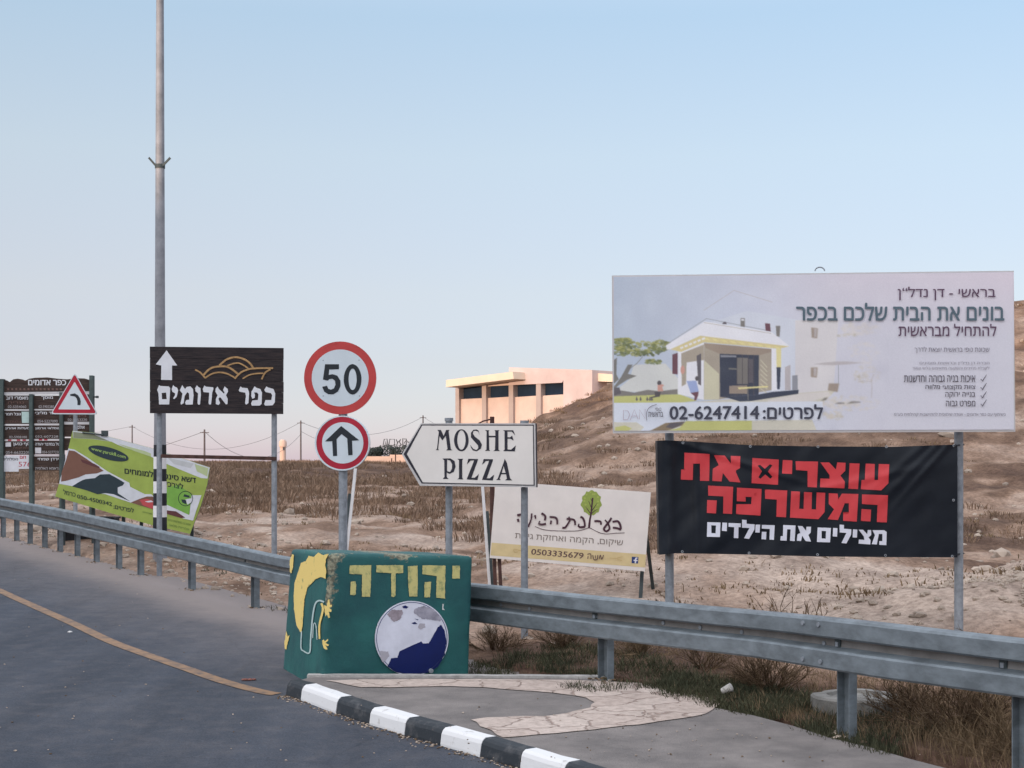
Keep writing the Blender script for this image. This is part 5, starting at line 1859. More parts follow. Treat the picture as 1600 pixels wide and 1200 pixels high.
def build_banner():
    pl = vplane(1027, 13.62, 1496, 13.36, py=780)
    base = at(1262, 0, 13.5)
    z0 = G(base.x, 13.5)
    root = thing('protest_banner', 'black vinyl protest banner with red and white block lettering, tied between two posts', 'banner', (at(1262, 868, 13.5)))

    def depth(x, y):
        """how far the cloth stands out of its plane at a photo position"""
        u = (x - 1027) / 470.0
        v = (y - 690) / 180.0
        d = 0.055 * math.exp(-((x - 1046) / 9.0) ** 2)                      # tight over the post
        d += 0.018 * math.exp(-((x - 1086 - 4 * v) / 5.0) ** 2)
        d += 0.020 * noise.noise(Vector((u * 6 + v * 1.3, v * 1.5, 0.3))) + 0.008 * noise.noise(Vector((u * 15 + v * 5, v * 4, 4.3)))
        t = (x - 1496) + (y - 694) * 0.75                                  # creases fanning out of the tied corner
        for k, (off, w) in enumerate(((-22, 5), (-48, 7), (-80, 9))):
            d += 0.014 * math.exp(-((t - off * (0.6 + v)) / w) ** 2) * sst(0.62, 0.95, u) * (1 - sst(0.2, 1.0, v))
        t2 = (y - 690) - (x - 1100) * 0.32 - 14
        d += 0.010 * math.exp(-(t2 / 4.5) ** 2) * (1 - sst(0.3, 0.62, u))
        t3 = (y - 760) + (x - 1300) * 0.22
        d += 0.009 * math.exp(-(t3 / 6.0) ** 2) * sst(0.35, 0.55, u) * (1 - sst(0.75, 0.95, u))
        return d

    def tb(x):
        top = np.interp(x, [1027, 1042, 1066, 1172, 1274, 1400, 1496], [688.5, 688, 689, 695.5, 697.5, 698, 694.5])
        bot = np.interp(x, [1027, 1030, 1056, 1170, 1277, 1385, 1496], [866, 867, 864.5, 866.5, 869.5, 870.5, 871])
        return top, bot
    b = MB()
    nx, ny = 150, 44
    vs = []
    for j in range(ny + 1):
        for i in range(nx + 1):
            x = 1027 + 469 * i / nx
            a, c = tb(x)
            y = a + (c - a) * j / ny
            xx = x + (3.0 * j / ny if i == 0 else 0)
            vs.append(pl.W(xx, y, depth(xx, y)))
    m = nx + 1
    fs = [(j * m + i, (j + 1) * m + i, (j + 1) * m + i + 1, j * m + i + 1) for j in range(ny) for i in range(nx)]
    b.add(vs, fs, 0, True)
    # the cloth wraps back round the left post
    wrap = []
    for j in range(ny + 1):
        p = vs[j * m]
        wrap += [p, p + Vector((-0.012, 0.06, 0)), p + Vector((0.02, 0.16, 0)), p + Vector((0.09, 0.21, 0)), p + Vector((0.16, 0.19, 0))]
    b.add(wrap, [(j * 5 + c, j * 5 + c + 1, (j + 1) * 5 + c + 1, (j + 1) * 5 + c) for j in range(ny) for c in range(4)], 0, True)
    part = b.build('cloth', M_banner, root)

    def draw(mb, loops_list):
        bm = bmesh.new()
        for loops in loops_list:
            flat = [p for l in loops for p in l]
            tris = tessellate_polygon([[Vector((x, -y, 0)) for x, y in l] for l in loops])
            vv = [bm.verts.new((x, y, 0)) for x, y in flat]
            for t in tris:
                try:
                    bm.faces.new([vv[i] for i in t])
                except ValueError:
                    pass
        for ax, lo, hi, st in ((0, 1060, 1400, 3.0), (1, 700, 860, 4.0)):
            k = lo
            while k < hi:
                co = (k, 0, 0) if ax == 0 else (0, k, 0)
                bmesh.ops.bisect_plane(bm, geom=bm.verts[:] + bm.edges[:] + bm.faces[:], plane_co=co, plane_no=(1, 0, 0) if ax == 0 else (0, 1, 0))
                k += st
        bm.verts.index_update()
        mb.add([pl.W(v.co.x, v.co.y, depth(v.co.x, v.co.y) + 0.004) for v in bm.verts], [tuple(v.index for v in f.verts) for f in bm.faces], 0, True)
        bm.free()
    A = ztr(1040, 680, 8)
    B = ztr(1220, 700, 8)
    C = ztr(1090, 780, 5.161)
    red = [[A((235, 218), (550, 235), (545, 572), (430, 570), (430, 355), (345, 355), (340, 560), (190, 555), (195, 430), (232, 425))],
           [A((605, 250), (740, 255), (815, 355), (815, 258), (935, 262), (930, 410), (880, 440), (880, 465), (935, 590), (800, 580), (715, 470), (700, 578), (585, 572), (590, 420), (665, 375))],
           [A((1085, 285), (1415, 305), (1405, 620), (1075, 600)), A((1150, 380), (1180, 370), (1240, 420), (1305, 362), (1335, 378), (1280, 455), (1335, 520), (1310, 545), (1245, 490), (1185, 545), (1160, 525), (1205, 450))],
           [B((25, 150), (145, 155), (140, 325), (15, 318))],
           [A((530, 630), (845, 645), (830, 985), (720, 978), (722, 765), (535, 755))], [A((520, 810), (640, 815), (630, 978), (515, 972))],
           [A((892, 655), (1200, 672), (1185, 1005), (880, 985), (885, 862), (1070, 862), (1075, 772), (1000, 770), (1000, 830), (890, 825))],
           [A((1240, 678), (1520, 692), (1505, 1025), (1385, 1020), (1390, 805), (1245, 795))],
           [B((185, 165), (465, 170), (450, 492), (335, 488), (335, 285), (190, 275))],
           [B((495, 180), (605, 180), (690, 270), (705, 180), (810, 185), (805, 285), (745, 345), (800, 420), (795, 505), (490, 490), (495, 380), (610, 385), (610, 340))],
           [B((860, 190), (985, 195), (965, 515), (845, 508))],
           [B((1060, 195), (1175, 200), (1170, 400), (1215, 400), (1225, 200), (1355, 203), (1345, 440), (1255, 530), (1000, 515), (1010, 400), (1050, 398))],
           [B((130, 540), (240, 545), (230, 760), (285, 762), (290, 550), (390, 555), (385, 765), (440, 768), (448, 555), (555, 560), (548, 800), (470, 890), (115, 870))],
           [B((600, 565), (710, 570), (720, 640), (765, 570), (970, 575), (950, 920), (780, 910), (780, 800), (850, 800), (850, 690), (800, 690), (715, 900), (585, 890), (665, 765), (600, 700))],
           [B((1015, 580), (1340, 590), (1325, 930), (1200, 925), (1210, 712), (1015, 700))], [B((1010, 762), (1130, 770), (1120, 918), (1000, 912))]]
    b = MB()
    draw(b, red)
    b.build('red_lettering', M_bred, part)
    wh = [[C((78, 185), (185, 188), (180, 305), (75, 303)), C((110, 210), (148, 212), (145, 275), (112, 273))],
          [C((200, 188), (238, 190), (235, 258), (195, 255))], [C((250, 192), (348, 195), (348, 225), (330, 225), (328, 315), (292, 312), (295, 225), (250, 222))],
          [C((358, 165), (395, 168), (395, 198), (460, 203), (458, 245), (415, 320), (375, 315), (418, 232), (358, 230))], [C((468, 205), (505, 205), (500, 270), (465, 268))],
          [C((518, 207), (622, 210), (615, 328), (580, 326), (582, 240), (518, 237))], [C((518, 262), (555, 264), (552, 325), (515, 322))],
          [C((690, 208), (790, 212), (783, 338), (745, 335), (750, 243), (722, 243), (718, 335), (668, 332), (670, 298), (688, 298))],
          [C((808, 215), (845, 217), (875, 255), (878, 222), (915, 222), (912, 270), (893, 288), (915, 342), (872, 338), (843, 295), (835, 337), (800, 335), (805, 285), (828, 272))],
          [C((968, 228), (1075, 232), (1068, 348), (962, 345)), C((1000, 255), (1036, 257), (1033, 318), (1000, 316))],
          [C((1093, 232), (1128, 234), (1125, 303), (1090, 300))], [C((1145, 205), (1180, 207), (1180, 238), (1240, 243), (1238, 285), (1200, 357), (1160, 353), (1200, 272), (1145, 268))],
          [C((1253, 243), (1288, 245), (1285, 310), (1250, 308))], [C((1298, 245), (1335, 247), (1368, 282), (1372, 248), (1400, 249), (1400, 290), (1378, 308), (1395, 330), (1392, 365), (1298, 358), (1300, 325), (1345, 328), (1340, 300))],
          [C((1410, 250), (1505, 250), (1525, 265), (1522, 370), (1465, 368), (1465, 338), (1490, 338), (1490, 280), (1462, 280), (1445, 365), (1404, 362), (1430, 290))]]
    b = MB()
    draw(b, wh)
    b.build('white_lettering', M_bwhite, part)
    k = 2.7586
    for x, y in ((130, 88), (420, 103), (712, 105), (1007, 105), (127, 557), (415, 563), (710, 570), (1003, 573), (1298, 100), (1296, 335), (1291, 577)):
        x, y = 1020 + x / k, 660 + y / k
        b = MB()
        b.poly(pl, [ellipse(x, y, 2.1, 2.1, 14), ellipse(x, y, 1.0, 1.0, 14)], depth(x, y) + 0.006)
        b.build('eyelet', M_galv, part)
    for x, y in ((1492, 697), (1491, 869)):
        b = MB()
        p = pl.W(x, y, 0.01)
        xp = at(1498, 0, 13.52).x
        b.tube([p, (xp - 0.02, 13.47, p.z + 0.01), (xp + 0.045, 13.52, p.z + 0.015), (xp, 13.57, p.z + 0.01)], 0.007, 6)
        b.build('tie', M_black, root)


build_banner()


# ------------------------------------------------------------------ painted concrete block
def worn_paint(name, paint, paint2, bare):
    m = bpy.data.materials.new(name)
    m.use_nodes = True
    t = m.node_tree
    b = t.nodes['Principled BSDF']
    b.inputs['Roughness'].default_value = 0.7
    tc = nd(t, 'ShaderNodeTexCoord')
    n1 = nd(t, 'ShaderNodeTexNoise', Scale=3.0, Detail=5.0)
    n2 = nd(t, 'ShaderNodeTexNoise', Scale=22.0, Detail=6.0, Roughness=0.7)
    for q in (n1, n2):
        t.links.new(tc.outputs['Object'], q.inputs['Vector'])
    r = nd(t, 'ShaderNodeValToRGB')
    r.color_ramp.elements[0].position, r.color_ramp.elements[0].color = 0.35, paint
    r.color_ramp.elements[1].position, r.color_ramp.elements[1].color = 0.7, paint2
    t.links.new(n1.outputs['Fac'], r.inputs['Fac'])
    r2 = nd(t, 'ShaderNodeValToRGB')
    r2.color_ramp.elements[0].position, r2.color_ramp.elements[0].color = 0.4, (bare[0] * .35, bare[1] * .35, bare[2] * .35, 1)
    r2.color_ramp.elements[1].position, r2.color_ramp.elements[1].color = 0.62, bare
    n4 = nd(t, 'ShaderNodeTexNoise', Scale=38.0, Detail=4.0)
    t.links.new(tc.outputs['Object'], n4.inputs['Vector'])
    t.links.new(n4.outputs['Fac'], r2.inputs['Fac'])
    atn = nd(t, 'ShaderNodeAttribute', attribute_name='worn')
    ad = nd(t, 'ShaderNodeMath', operation='ADD')
    t.links.new(atn.outputs['Fac'], ad.inputs[0])
    t.links.new(n2.outputs['Fac'], ad.inputs[1])
    mr = nd(t, 'ShaderNodeMapRange')
    mr.inputs['From Min'].default_value = 0.86
    mr.inputs['From Max'].default_value = 0.95
    t.links.new(ad.outputs[0], mr.inputs['Value'])
    mx = nd(t, 'ShaderNodeMix', data_type='RGBA')
    t.links.new(mr.outputs['Result'], mx.inputs[0])
    t.links.new(r.outputs['Color'], mx.inputs[6])
    t.links.new(r2.outputs['Color'], mx.inputs[7])
    t.links.new(mx.outputs[2], b.inputs['Base Color'])
    sm = nd(t, 'ShaderNodeMath', operation='MULTIPLY_ADD')
    sm.inputs[1].default_value = -1.0
    t.links.new(mr.outputs['Result'], sm.inputs[0])
    t.links.new(n2.outputs['Fac'], sm.inputs[2])
    bp = nd(t, 'ShaderNodeBump', Strength=0.35, Distance=0.012)
    t.links.new(sm.outputs[0], bp.inputs['Height'])
    t.links.new(bp.outputs['Normal'], b.inputs['Normal'])
    return m


def build_block():
    A = at(514, 863.5, 12.35)
    B = at(740, 868.5, 12.85)
    D = at(451, 857, 13.4)
    u = (B - A)
    Lu = u.length
    u.normalize()
    w = (D - A)
    w = w - u * w.dot(u)
    Lw = w.length
    w.normalize()
    v = u.cross(w).normalized()
    if v.z < 0:
        v = -v
    H = 1.14
    base = A + u * Lu / 2 + w * Lw / 2 - v * H
    root = thing('concrete_block', 'green painted concrete block with yellow Hebrew letters at the kerb end', 'concrete block', base)
    n = 34
    vs, fs, worn, key = [], [], [], {}

    def vert(a, b_, c):
        k = (round(a * n), round(b_ * n), round(c * n))
        if k in key:
            return key[k]
        # rounded box, chipped along the edges
        p = [a * Lu, b_ * Lw, c * H]
        S = [Lu, Lw, H]
        q3 = A + u * p[0] + w * p[1] - v * (H - p[2])
        nz = noise.noise(q3 * 3.2)
        nz2 = noise.noise(q3 * 11)
        edge_front_left = math.exp(-((a * Lu) ** 2 + (b_ * Lw) ** 2) / 0.05 ** 2)
        topf = math.exp(-(((1 - c) * H) ** 2) / 0.05 ** 2)
        r = 0.03 + 0.018 * nz + 0.03 * max(0, nz2) * max(edge_front_left, topf)
        if edge_front_left > 0.2 or (a * Lu < .12 and b_ < .05):
            r += 0.05 * sst(0.35, 0.9, c) * (0.7 + 0.5 * nz)
        r = max(r, 0.012)
        inn = [min(max(p[i], r), S[i] - r) for i in range(3)]
        dv = Vector([p[i] - inn[i] for i in range(3)])
        if dv.length > 1e-6:
            dv = dv.normalized() * r
        m = Vector(inn) + dv
        fl = 0.03 * (1 - c)
        m = Vector((m[0] - fl * (1 - a), m[1] + fl * b_, m[2]))
        m = m + Vector([(-(1 if dv[i] > 0 else -1) * 0.0025 * (1 + nz2) if abs(dv[i]) > r * 0.6 else 0) for i in range(3)])
        key[k] = len(vs)
        vs.append(A + u * m[0] + w * m[1] - v * (H - m[2]))
        x, y = a * Lu, b_ * Lw
        wv = 0.40 * math.exp(-(x / 0.115) ** 2) * math.exp(-(y / 0.05) ** 2) * sst(0.5, 0.75, c)
        wv += 0.30 * math.exp(-(x / 0.07) ** 2) * math.exp(-(y / 0.05) ** 2)
        wv += 0.30 * math.exp(-(((1 - c) * H) / 0.06) ** 2) + 0.3 * math.exp(-((x - 0.62) / 0.1) ** 2) * math.exp(-(((1 - c) * H) / 0.1) ** 2)
        wv += 0.16 * math.exp(-((Lu - x) / 0.04) ** 2) + 0.22 * math.exp(-((c * H - 0.12) / 0.06) ** 2) * (1 if y < .05 or x < .05 else 0)
        worn.append(min(wv, 0.5))
        return key[k]
    for i in range(n):
        for j in range(n):
            g = lambda p, q: (p / n, q / n)
            for fx in (0, 1):
                for mp_ in ((lambda p, q: (p, fx, q)), (lambda p, q: (fx, p, q)), (lambda p, q: (p, q, fx))):
                    fs.append([vert(*mp_(*g(i, j))), vert(*mp_(*g(i + 1, j))), vert(*mp_(*g(i + 1, j + 1))), vert(*mp_(*g(i, j + 1)))])
    b = MB()
    b.add(vs, fs, 0, True)
    body = o = b.build('body', worn_paint('green_paint', srgb(12, 72, 76), srgb(26, 94, 92), srgb(140, 138, 118)), root)
    bm = bmesh.new()
    bm.from_mesh(o.data)
    bmesh.ops.recalc_face_normals(bm, faces=bm.faces[:])
    bm.to_mesh(o.data)
    bm.free()
    o.data.attributes.new('worn', 'FLOAT', 'POINT').data.foreach_set('value', worn)
    pf = Plane(A, u, v)
    pw = Plane(A, w, v + u * (0.03 / H))
    Z = ztr(530, 860, 6)
    b = MB()

    def rough(pts, amp=2.0, step=14):
        """hand painted edge: resample and jitter a closed outline"""
        out = []
        for i in range(len(pts)):
            a, c = Vector(pts[i]), Vector(pts[(i + 1) % len(pts)])
            k = max(1, int((c - a).length / step))
            for j in range(k):
                q = a.lerp(c, j / k)
                out.append((q.x + amp * noise.noise(Vector((q.x * .06, q.y * .06, 1))), q.y + amp * noise.noise(Vector((q.x * .06, q.y * .06, 8)))))
        return out
    for l in (((100, 140), (300, 138), (298, 290), (290, 435), (212, 432), (215, 225), (93, 220)), ((108, 295), (130, 288), (158, 290), (155, 410), (138, 422), (103, 416)),
              ((350, 140), (600, 138), (600, 212), (530, 215), (528, 425), (510, 437), (488, 430), (488, 212), (348, 206)), ((645, 148), (735, 143), (737, 300), (732, 432), (658, 432), (645, 290)),
              ((780, 140), (996, 143), (992, 452), (908, 442), (915, 240), (778, 222)), ((800, 297), (860, 295), (852, 440), (798, 440)), ((1062, 143), (1132, 143), (1130, 264), (1060, 262))):
        b.poly(pf, Z(*rough(l, 5)), 0.004)
    b.build('painted_letters', mat('yellow_letter_paint', srgb(190, 182, 122), rough=0.8, col2=srgb(112, 128, 92), lo=0.5, hi=0.72, scale=16, bump=0.2, bscale=60), body)
    b = MB()
    b.poly(pf, Z(*rough(((968, 500), (982, 505), (976, 540), (990, 560), (965, 556)), 3)), 0.004)
    b.build('paint_fleck', ink(190, 195, 195), body)
    Y = ztr(440, 850, 5.4545)
    b = MB()
    L = 0.004
    # drop the outlines a little so that they stay on the flat of the face
    P = lambda mi, lf, *p: b.poly(pw, Y(*rough(p, 4, 10)), L + lf, mi)
    P(0, 0, (165, 760), (125, 690), (105, 540), (103, 440), (110, 330), (140, 240), (165, 160), (205, 145), (230, 100), (275, 110), (310, 72), (355, 95), (400, 85), (378, 130), (372, 180), (380, 230), (376, 298), (330, 280), (290, 300), (220, 370), (195, 470), (185, 600), (175, 730))
    P(0, 0, (368, 580), (362, 520), (384, 530), (395, 475), (408, 472), (412, 520), (425, 515), (430, 530), (405, 545), (425, 560), (422, 580), (402, 575), (412, 625), (398, 632), (385, 600), (376, 620))
    P(0, 0, (345, 822), (358, 815), (368, 830), (395, 808), (398, 820), (374, 842), (402, 858), (398, 870), (372, 862), (392, 895), (380, 902), (360, 890), (350, 860))
    P(0, 0, (70, 240), (68, 150), (90, 85), (106, 95), (96, 200), (82, 250))
    P(0, 0, (28, 893), (25, 830), (40, 740), (52, 790), (68, 775), (50, 850), (40, 897))
    for w_, mi, pts in (([1.8, 2.6], 1, ((170, 745), (165, 880), (188, 912), (238, 925), (248, 800), (262, 640), (285, 515), (320, 482), (362, 495))), ([1.4], 1, ((265, 800), (272, 685), (292, 690), (302, 815))), ([3.6, 3.2, 2.6], 0, ((338, 505), (352, 560), (322, 690), (323, 810)))):
        L += 0.0006
        b.ribbon(pw, Y(*pts), w_, L, mi, 5)
    b.build('mural', [mat('mural_yellow', srgb(226, 200, 122), rough=0.8, col2=srgb(150, 150, 100), lo=0.6, hi=0.72, scale=14, bump=0.2, bscale=60), ink(176, 196, 196), ], body)
    # round traffic sign leaning on the front of the block, its film torn
    c = ellipse(530 + 681 / 6, 860 + 825 / 6, 57.3, 58.5, 60)
    cen = pf.W(530 + 681 / 6, 860 + 825 / 6)
    sr = thing('torn_sign', 'round blue traffic sign with torn white film fixed low on the green block', 'road sign', cen - v * 0.3)
    b = MB()
    b.slab(pf, c, 0.012, 0, 0, lift=0.016)
    b.poly(pf, [ellipse(530 + 681 / 6, 860 + 825 / 6, 55.6, 56.8, 60), ellipse(530 + 681 / 6, 860 + 825 / 6, 54.6, 55.8, 60)], 0.0176, 1)
    film = b.build('disc', [mat('torn_film', srgb(204, 206, 220)[:3], rough=0.6, vary=0.1, scale=5), ink(62, 70, 110)], sr)
    b = MB()
    b.poly(pf, Z(*rough(((452, 1088), (490, 1010), (545, 1005), (565, 945), (770, 852), (785, 872), (840, 872), (925, 720), (955, 695), (990, 755), (1006, 850), (988, 980), (930, 1085), (850, 1140), (760, 1160), (640, 1165), (530, 1140)), 4, 12)), 0.0176)
    b.poly(pf, Z((590, 525), (620, 515), (650, 530), (632, 545), (600, 541)), 0.0176)
    b.poly(pf, Z((676, 682), (710, 670), (735, 690), (700, 692)), 0.0176)
    b.poly(pf, Z((705, 640), (745, 648), (735, 655)), 0.0176)
    b.build('blue_film', mat('blue_film', srgb(8, 26, 86), rough=0.45, vary=0.15, scale=3), film)
    b = MB()
    b.poly(pf, Z(*rough(((695, 575), (720, 540), (800, 520), (880, 545), (960, 640), (945, 665), (860, 650), (780, 640), (720, 600)), 9, 9)), 0.0182, 0)
    b.poly(pf, Z(*rough(((440, 600), (500, 555), (590, 560), (600, 590), (565, 650), (510, 672), (480, 630)), 9, 9)), 0.0182, 1)
    b.poly(pf, Z(*rough(((745, 690), (800, 685), (810, 720), (760, 740), (740, 720)), 7, 9)), 0.0182, 2)
    b.poly(pf, Z(*rough(((375, 940), (460, 950), (470, 990), (420, 1050), (395, 1030)), 8, 9)), 0.0182, 2)
    b.build('bare_patch', [mat('grey_glue', srgb(128, 126, 140), rough=0.8, col2=srgb(160, 158, 172), scale=16), mat('brown_glue', srgb(128, 118, 126), rough=0.8, col2=srgb(160, 150, 160), scale=16), ink(165, 162, 172)], film)
    b = MB()
    q = pf.W(530 + 858 / 6, 860 + 1128 / 6, 0.016)
    b.tube([q, q + pf.n * 0.014], 0.02, 10)
    b.build('bolt', M_galv, sr)


build_block()


# ------------------------------------------------------------------ far building
def build_house():
    pl = vplane(711, 108, 925, 99.5)
    Z = ztr(680, 560, 4.4444)
    base = pl.W(800, 720)
    root = thing('building', 'peach coloured hall with four dark strip windows and a sloping roof slab on the hill', 'building', (base.x, base.y, G(base.x, base.y) - 1))
    M_wall = mat('pink_plaster', (0.53, 0.425, 0.415), rough=0.85, vary=0.1, scale=0.5)
    M_inf = mat('peach_infill', (0.60, 0.465, 0.41), rough=0.85, vary=0.1, scale=0.7)
    M_fas = mat('fascia_plaster', (0.68, 0.56, 0.45), rough=0.8, vary=0.06, scale=0.5)
    M_col = mat('grey_column', (0.40, 0.33, 0.31), rough=0.85, vary=0.06, scale=0.5)
    M_pane = mat('window_pane', (0.012, 0.026, 0.05), rough=0.6, spec=0.15, vary=0.3, scale=0.4)
    nb = -pl.n
    b = MB()
    # right-hand solid bay and the raised parapet over it
    b.slab(pl, Z((890, 150), (1090, 160), (1090, 930), (890, 930)), 11, lift=0.1)
    b.slab(pl, Z((512, 62), (1090, 80), (1090, 160), (890, 150), (880, 168), (512, 186)), 11, lift=0.1)
    b.slab(pl, Z((140, 196), (512, 150), (512, 930), (140, 930)), 11, lift=-0.6)
    b.slab(pl, Z((512, 150), (890, 150), (890, 930), (512, 930)), 11, lift=-0.6)
    b.build('wall', M_wall, root)
    tops = [((160, 202), (328, 190), (284, 276)), ((348, 195), (514, 186), (277, 266)), ((538, 186), (704, 178), (270, 259)), ((730, 176), (890, 168), (260, 250))]
    for (a, c, bt) in tops:
        b = MB()
        b.slab(pl, Z((a[0], bt[0]), (c[0], bt[1]), (c[0], 930), (a[0], 930)), 0.3, lift=-0.15)
        b.slab(pl, Z((a[0], a[1] - 26), (c[0], c[1] - 26), c, a), 0.3, lift=-0.15)
        b.build('wall_panel', M_inf, root)
        b = MB()
        b.slab(pl, Z(a, c, (c[0], bt[1]), (a[0], bt[0])), 0.05, lift=-0.4)
        b.build('window', M_pane, root)
    for x0, x1, y in ((140, 165, 190), (324, 353, 176), (510, 541, 182), (700, 733, 176)):
        b = MB()
        b.slab(pl, Z((x0, y), (x1, y - 2), (x1, 930), (x0, 930)), 0.6, lift=0.06)
        b.build('column', M_col, root)
    b = MB()
    b.slab(pl, Z((75, 150), (538, 92), (545, 142), (75, 200)), 13, lift=1.3)
    b.build('roof_slab', M_fas, root)
    b = MB()
    b.slab(pl, Z((1095, 165), (1500, 170), (1500, 930), (1095, 930)), 8, lift=-1.4)
    b.build('side_wing', mat('grey_plaster', (0.28, 0.27, 0.3), rough=0.85, vary=0.06, scale=0.5), root)
    b = MB()
    b.slab(pl, Z((1093, 100), (1146, 104), (1500, 130), (1500, 175), (1146, 160), (1093, 156)), 8, lift=-0.5)
    b.build('side_roof', M_fas, root)
    b = MB()
    b.slab(pl, Z((1095, 222), (1180, 222), (1180, 215), (1300, 215), (1300, 930), (1095, 930)), 0.3, lift=-0.6)
    b.build('low_parapet', M_inf, root)


build_house()


# ------------------------------------------------------------------ utility poles, cables, small far things
def build_far():
    grp = 'utility poles on the plateau'
    data = [(206.5, 664, 170, 'thin utility pole between the directory board and the lamp pole'), (319.5, 671, 120, 'dark utility pole seen through the legs of the village sign'),
            (470, 657, 150, 'utility pole standing left of the round speed signs'), (661, 649, 165, 'utility pole just above the tip of the arrow sign')]
    tops = []
    for px, top, d, lab in data:
        p = at(px, top, d)
        z0 = G(p.x, d)
        root = thing('utility_pole', lab, 'utility pole', (p.x, d, z0), grp)
        b = MB()
        b.tube([(p.x, d, z0 - 0.3), (p.x, d, p.z)], [0.085, 0.065], 8)
        b.build('pole', M_upole, root)
        b = MB()
        b.bar((p.x - 0.35, d, p.z - 0.25), (p.x + 0.35, d, p.z - 0.25), 0.06, 0.06, 0, Vector((0, 0, 1)))
        b.build('crossarm', M_upole, root)
        tops.append(Vector((p.x, d, p.z - 0.15)))

    def cable(a, c, sag, lab, r=0.016):
        b = MB()
        b.tube([a.lerp(c, t) - Vector((0, 0, 4 * sag * t * (1 - t))) for t in np.linspace(0, 1, 22)], r, 5)
        o = b.build('cable', M_wire, None, a)
        tag(o, lab, 'cable', 'overhead cables')
    cable(tops[0] + Vector((-22, 10, -0.6)), tops[0], 0.8, 'overhead cable running left from the leftmost utility pole')
    cable(tops[0], tops[2], 2.6, 'overhead cable sagging between the leftmost pole and the pole beside the round signs')
    cable(tops[1] + Vector((-17, 8, -3.6)), tops[1], 0.5, 'overhead cable descending left from the pole inside the village sign legs')
    cable(tops[1], tops[2] + Vector((0, 0, -1.2)), 2.2, 'overhead cable sagging behind the right leg of the village sign')
    cable(tops[2], tops[3], 1.6, 'upper cable passing behind the round speed signs')
    cable(tops[2] + Vector((0, 0, -0.9)), at(655, 684, 150), 1.5, 'lower cable passing behind the round arrow sign')
    cable(tops[3], at(745, 682, 150), 0.4, 'cable running right from the pole above the arrow sign')
    cable(at(790, 664, 60), at(972, 674, 52), 0.22, 'cable hanging low across the hillside beside the hall', 0.013)
    cable(at(1440, 715, 40), at(1660, 706, 46), 0.14, 'cable crossing the hillside right of the banner', 0.012)
    p = at(1317, 668, 45)
    b = MB()
    vpost(b, p.x, 45, G(p.x, 45) - 0.2, p.z, 0.05, 0, 8)
    tag(b.build('post', M_rust, None, (p.x, 45, G(p.x, 45))), 'thin dark post in the gap between billboard and banner', 'post')
    for x0, x1, lab in ((1317, 1238, 'thin wire slanting left from the post under the billboard'), (1317, 1400, 'thin wire slanting right from the post under the billboard')):
        b = MB()
        b.tube([at(x0, 681, 45), at((x0 + x1) / 2, 688, 44.8), at(x1, 695, 44.5)], 0.02, 5)
        tag(b.build('guy_wire', M_wire, None, at(x0, 681, 45)), lab, 'wire', 'guy wires')
    # small tower
    d = 240
    p = at(442, 724, d)
    root = thing('tower', 'small pale pink tower on the skyline beside the village sign leg', 'tower', (p.x, d, G(p.x, d)))
    M_tow = mat('tower_plaster', (0.62, 0.44, 0.36), rough=0.85, vary=0.05, scale=0.4)
    b = MB()
    b.tube([(p.x, d, G(p.x, d) - 0.5), (p.x, d, zrow(697, d))], [0.5, 0.46], 14)
    b.build('shaft', M_tow, root)
    b = MB()
    b.tube([(p.x, d, zrow(698, d)), (p.x, d, zrow(690, d)), (p.x, d, zrow(687, d))], [0.62, 0.6, 0.3], 14)
    b.build('tank', M_tow, root)
    b = MB()
    b.box((p.x + 0.2, d - 0.46, zrow(701, d)), (0.25, 0.1, 0.5))
    b.build('window', M_col_dark, root)
    # low wall, trees and hollow letters on the skyline
    d = 140
    a, c = at(556, 724, d), at(668, 724, d)
    b = MB()
    zt, zb = zrow(713, d), zrow(735, d)
    b.box(((a.x + c.x) / 2, d, (zt + zb) / 2), (c.x - a.x, 0.3, zt - zb))
    b.box(((a.x + c.x) / 2 + 1, d + 1.5, (zt + zb) / 2 + 0.15), (2.5, 1.2, zt - zb))
    tag(b.build('low_wall', M_tow, None, (a.x, d, G(a.x, d))), 'low peach wall on the skyline below dark trees', 'wall')
    for px, lab in ((612, 'thin fence post in front of the low peach wall'), (618, 'taller fence post in front of the low peach wall')):
        p = at(px, 0, 120)
        b = MB()
        vpost(b, p.x, 120, G(p.x, 120) - 0.2, zrow(716 if px < 615 else 709, 120), 0.05, 0, 6)
        tag(b.build('fence_post', M_rust, None, (p.x, 120, G(p.x, 120))), lab, 'post', 'fence posts by the low wall')
    d = 152
    p = at(618, 705, d)
    root = thing('letter_sign', 'row of hollow wire letters standing above the dark skyline trees', 'sign', (p.x, d, G(p.x, d)))
    Z = ztr(560, 630, 9.23)
    for pts in (((355, 612), (372, 520), (412, 515), (428, 605), (408, 610), (396, 545), (382, 610)), ((440, 606), (452, 520), (520, 520), (522, 608), (440, 606)), ((545, 522), (566, 572), (548, 612)), ((560, 572), (612, 520), (592, 560), (622, 608)),
                ((640, 610), (640, 508), (668, 518), (690, 512), (692, 610)), ((660, 575), (690, 530), (735, 575))):
        b = MB()
        b.tube([at(x, y, d) for x, y in Z(*pts)], 0.05, 5)
        b.build('letter', M_wire, root)
    for x in (605, 625):
        b = MB()
        vpost(b, at(x, 0, d).x, d, G(p.x, d), zrow(695, d), 0.05, 0, 6)
        b.build('support', M_wire, root)


M_col_dark = mat('dark_opening', (0.05, 0.05, 0.06), rough=0.6, vary=0.1)
build_far()


# ------------------------------------------------------------------ vegetation
def leafmat(name, c1, c2, isl=0.35):
    return mat(name, c1, col2=c2, rough=0.85, scale=1.5, lo=0.3, hi=0.7, island=isl, spec=0.1)


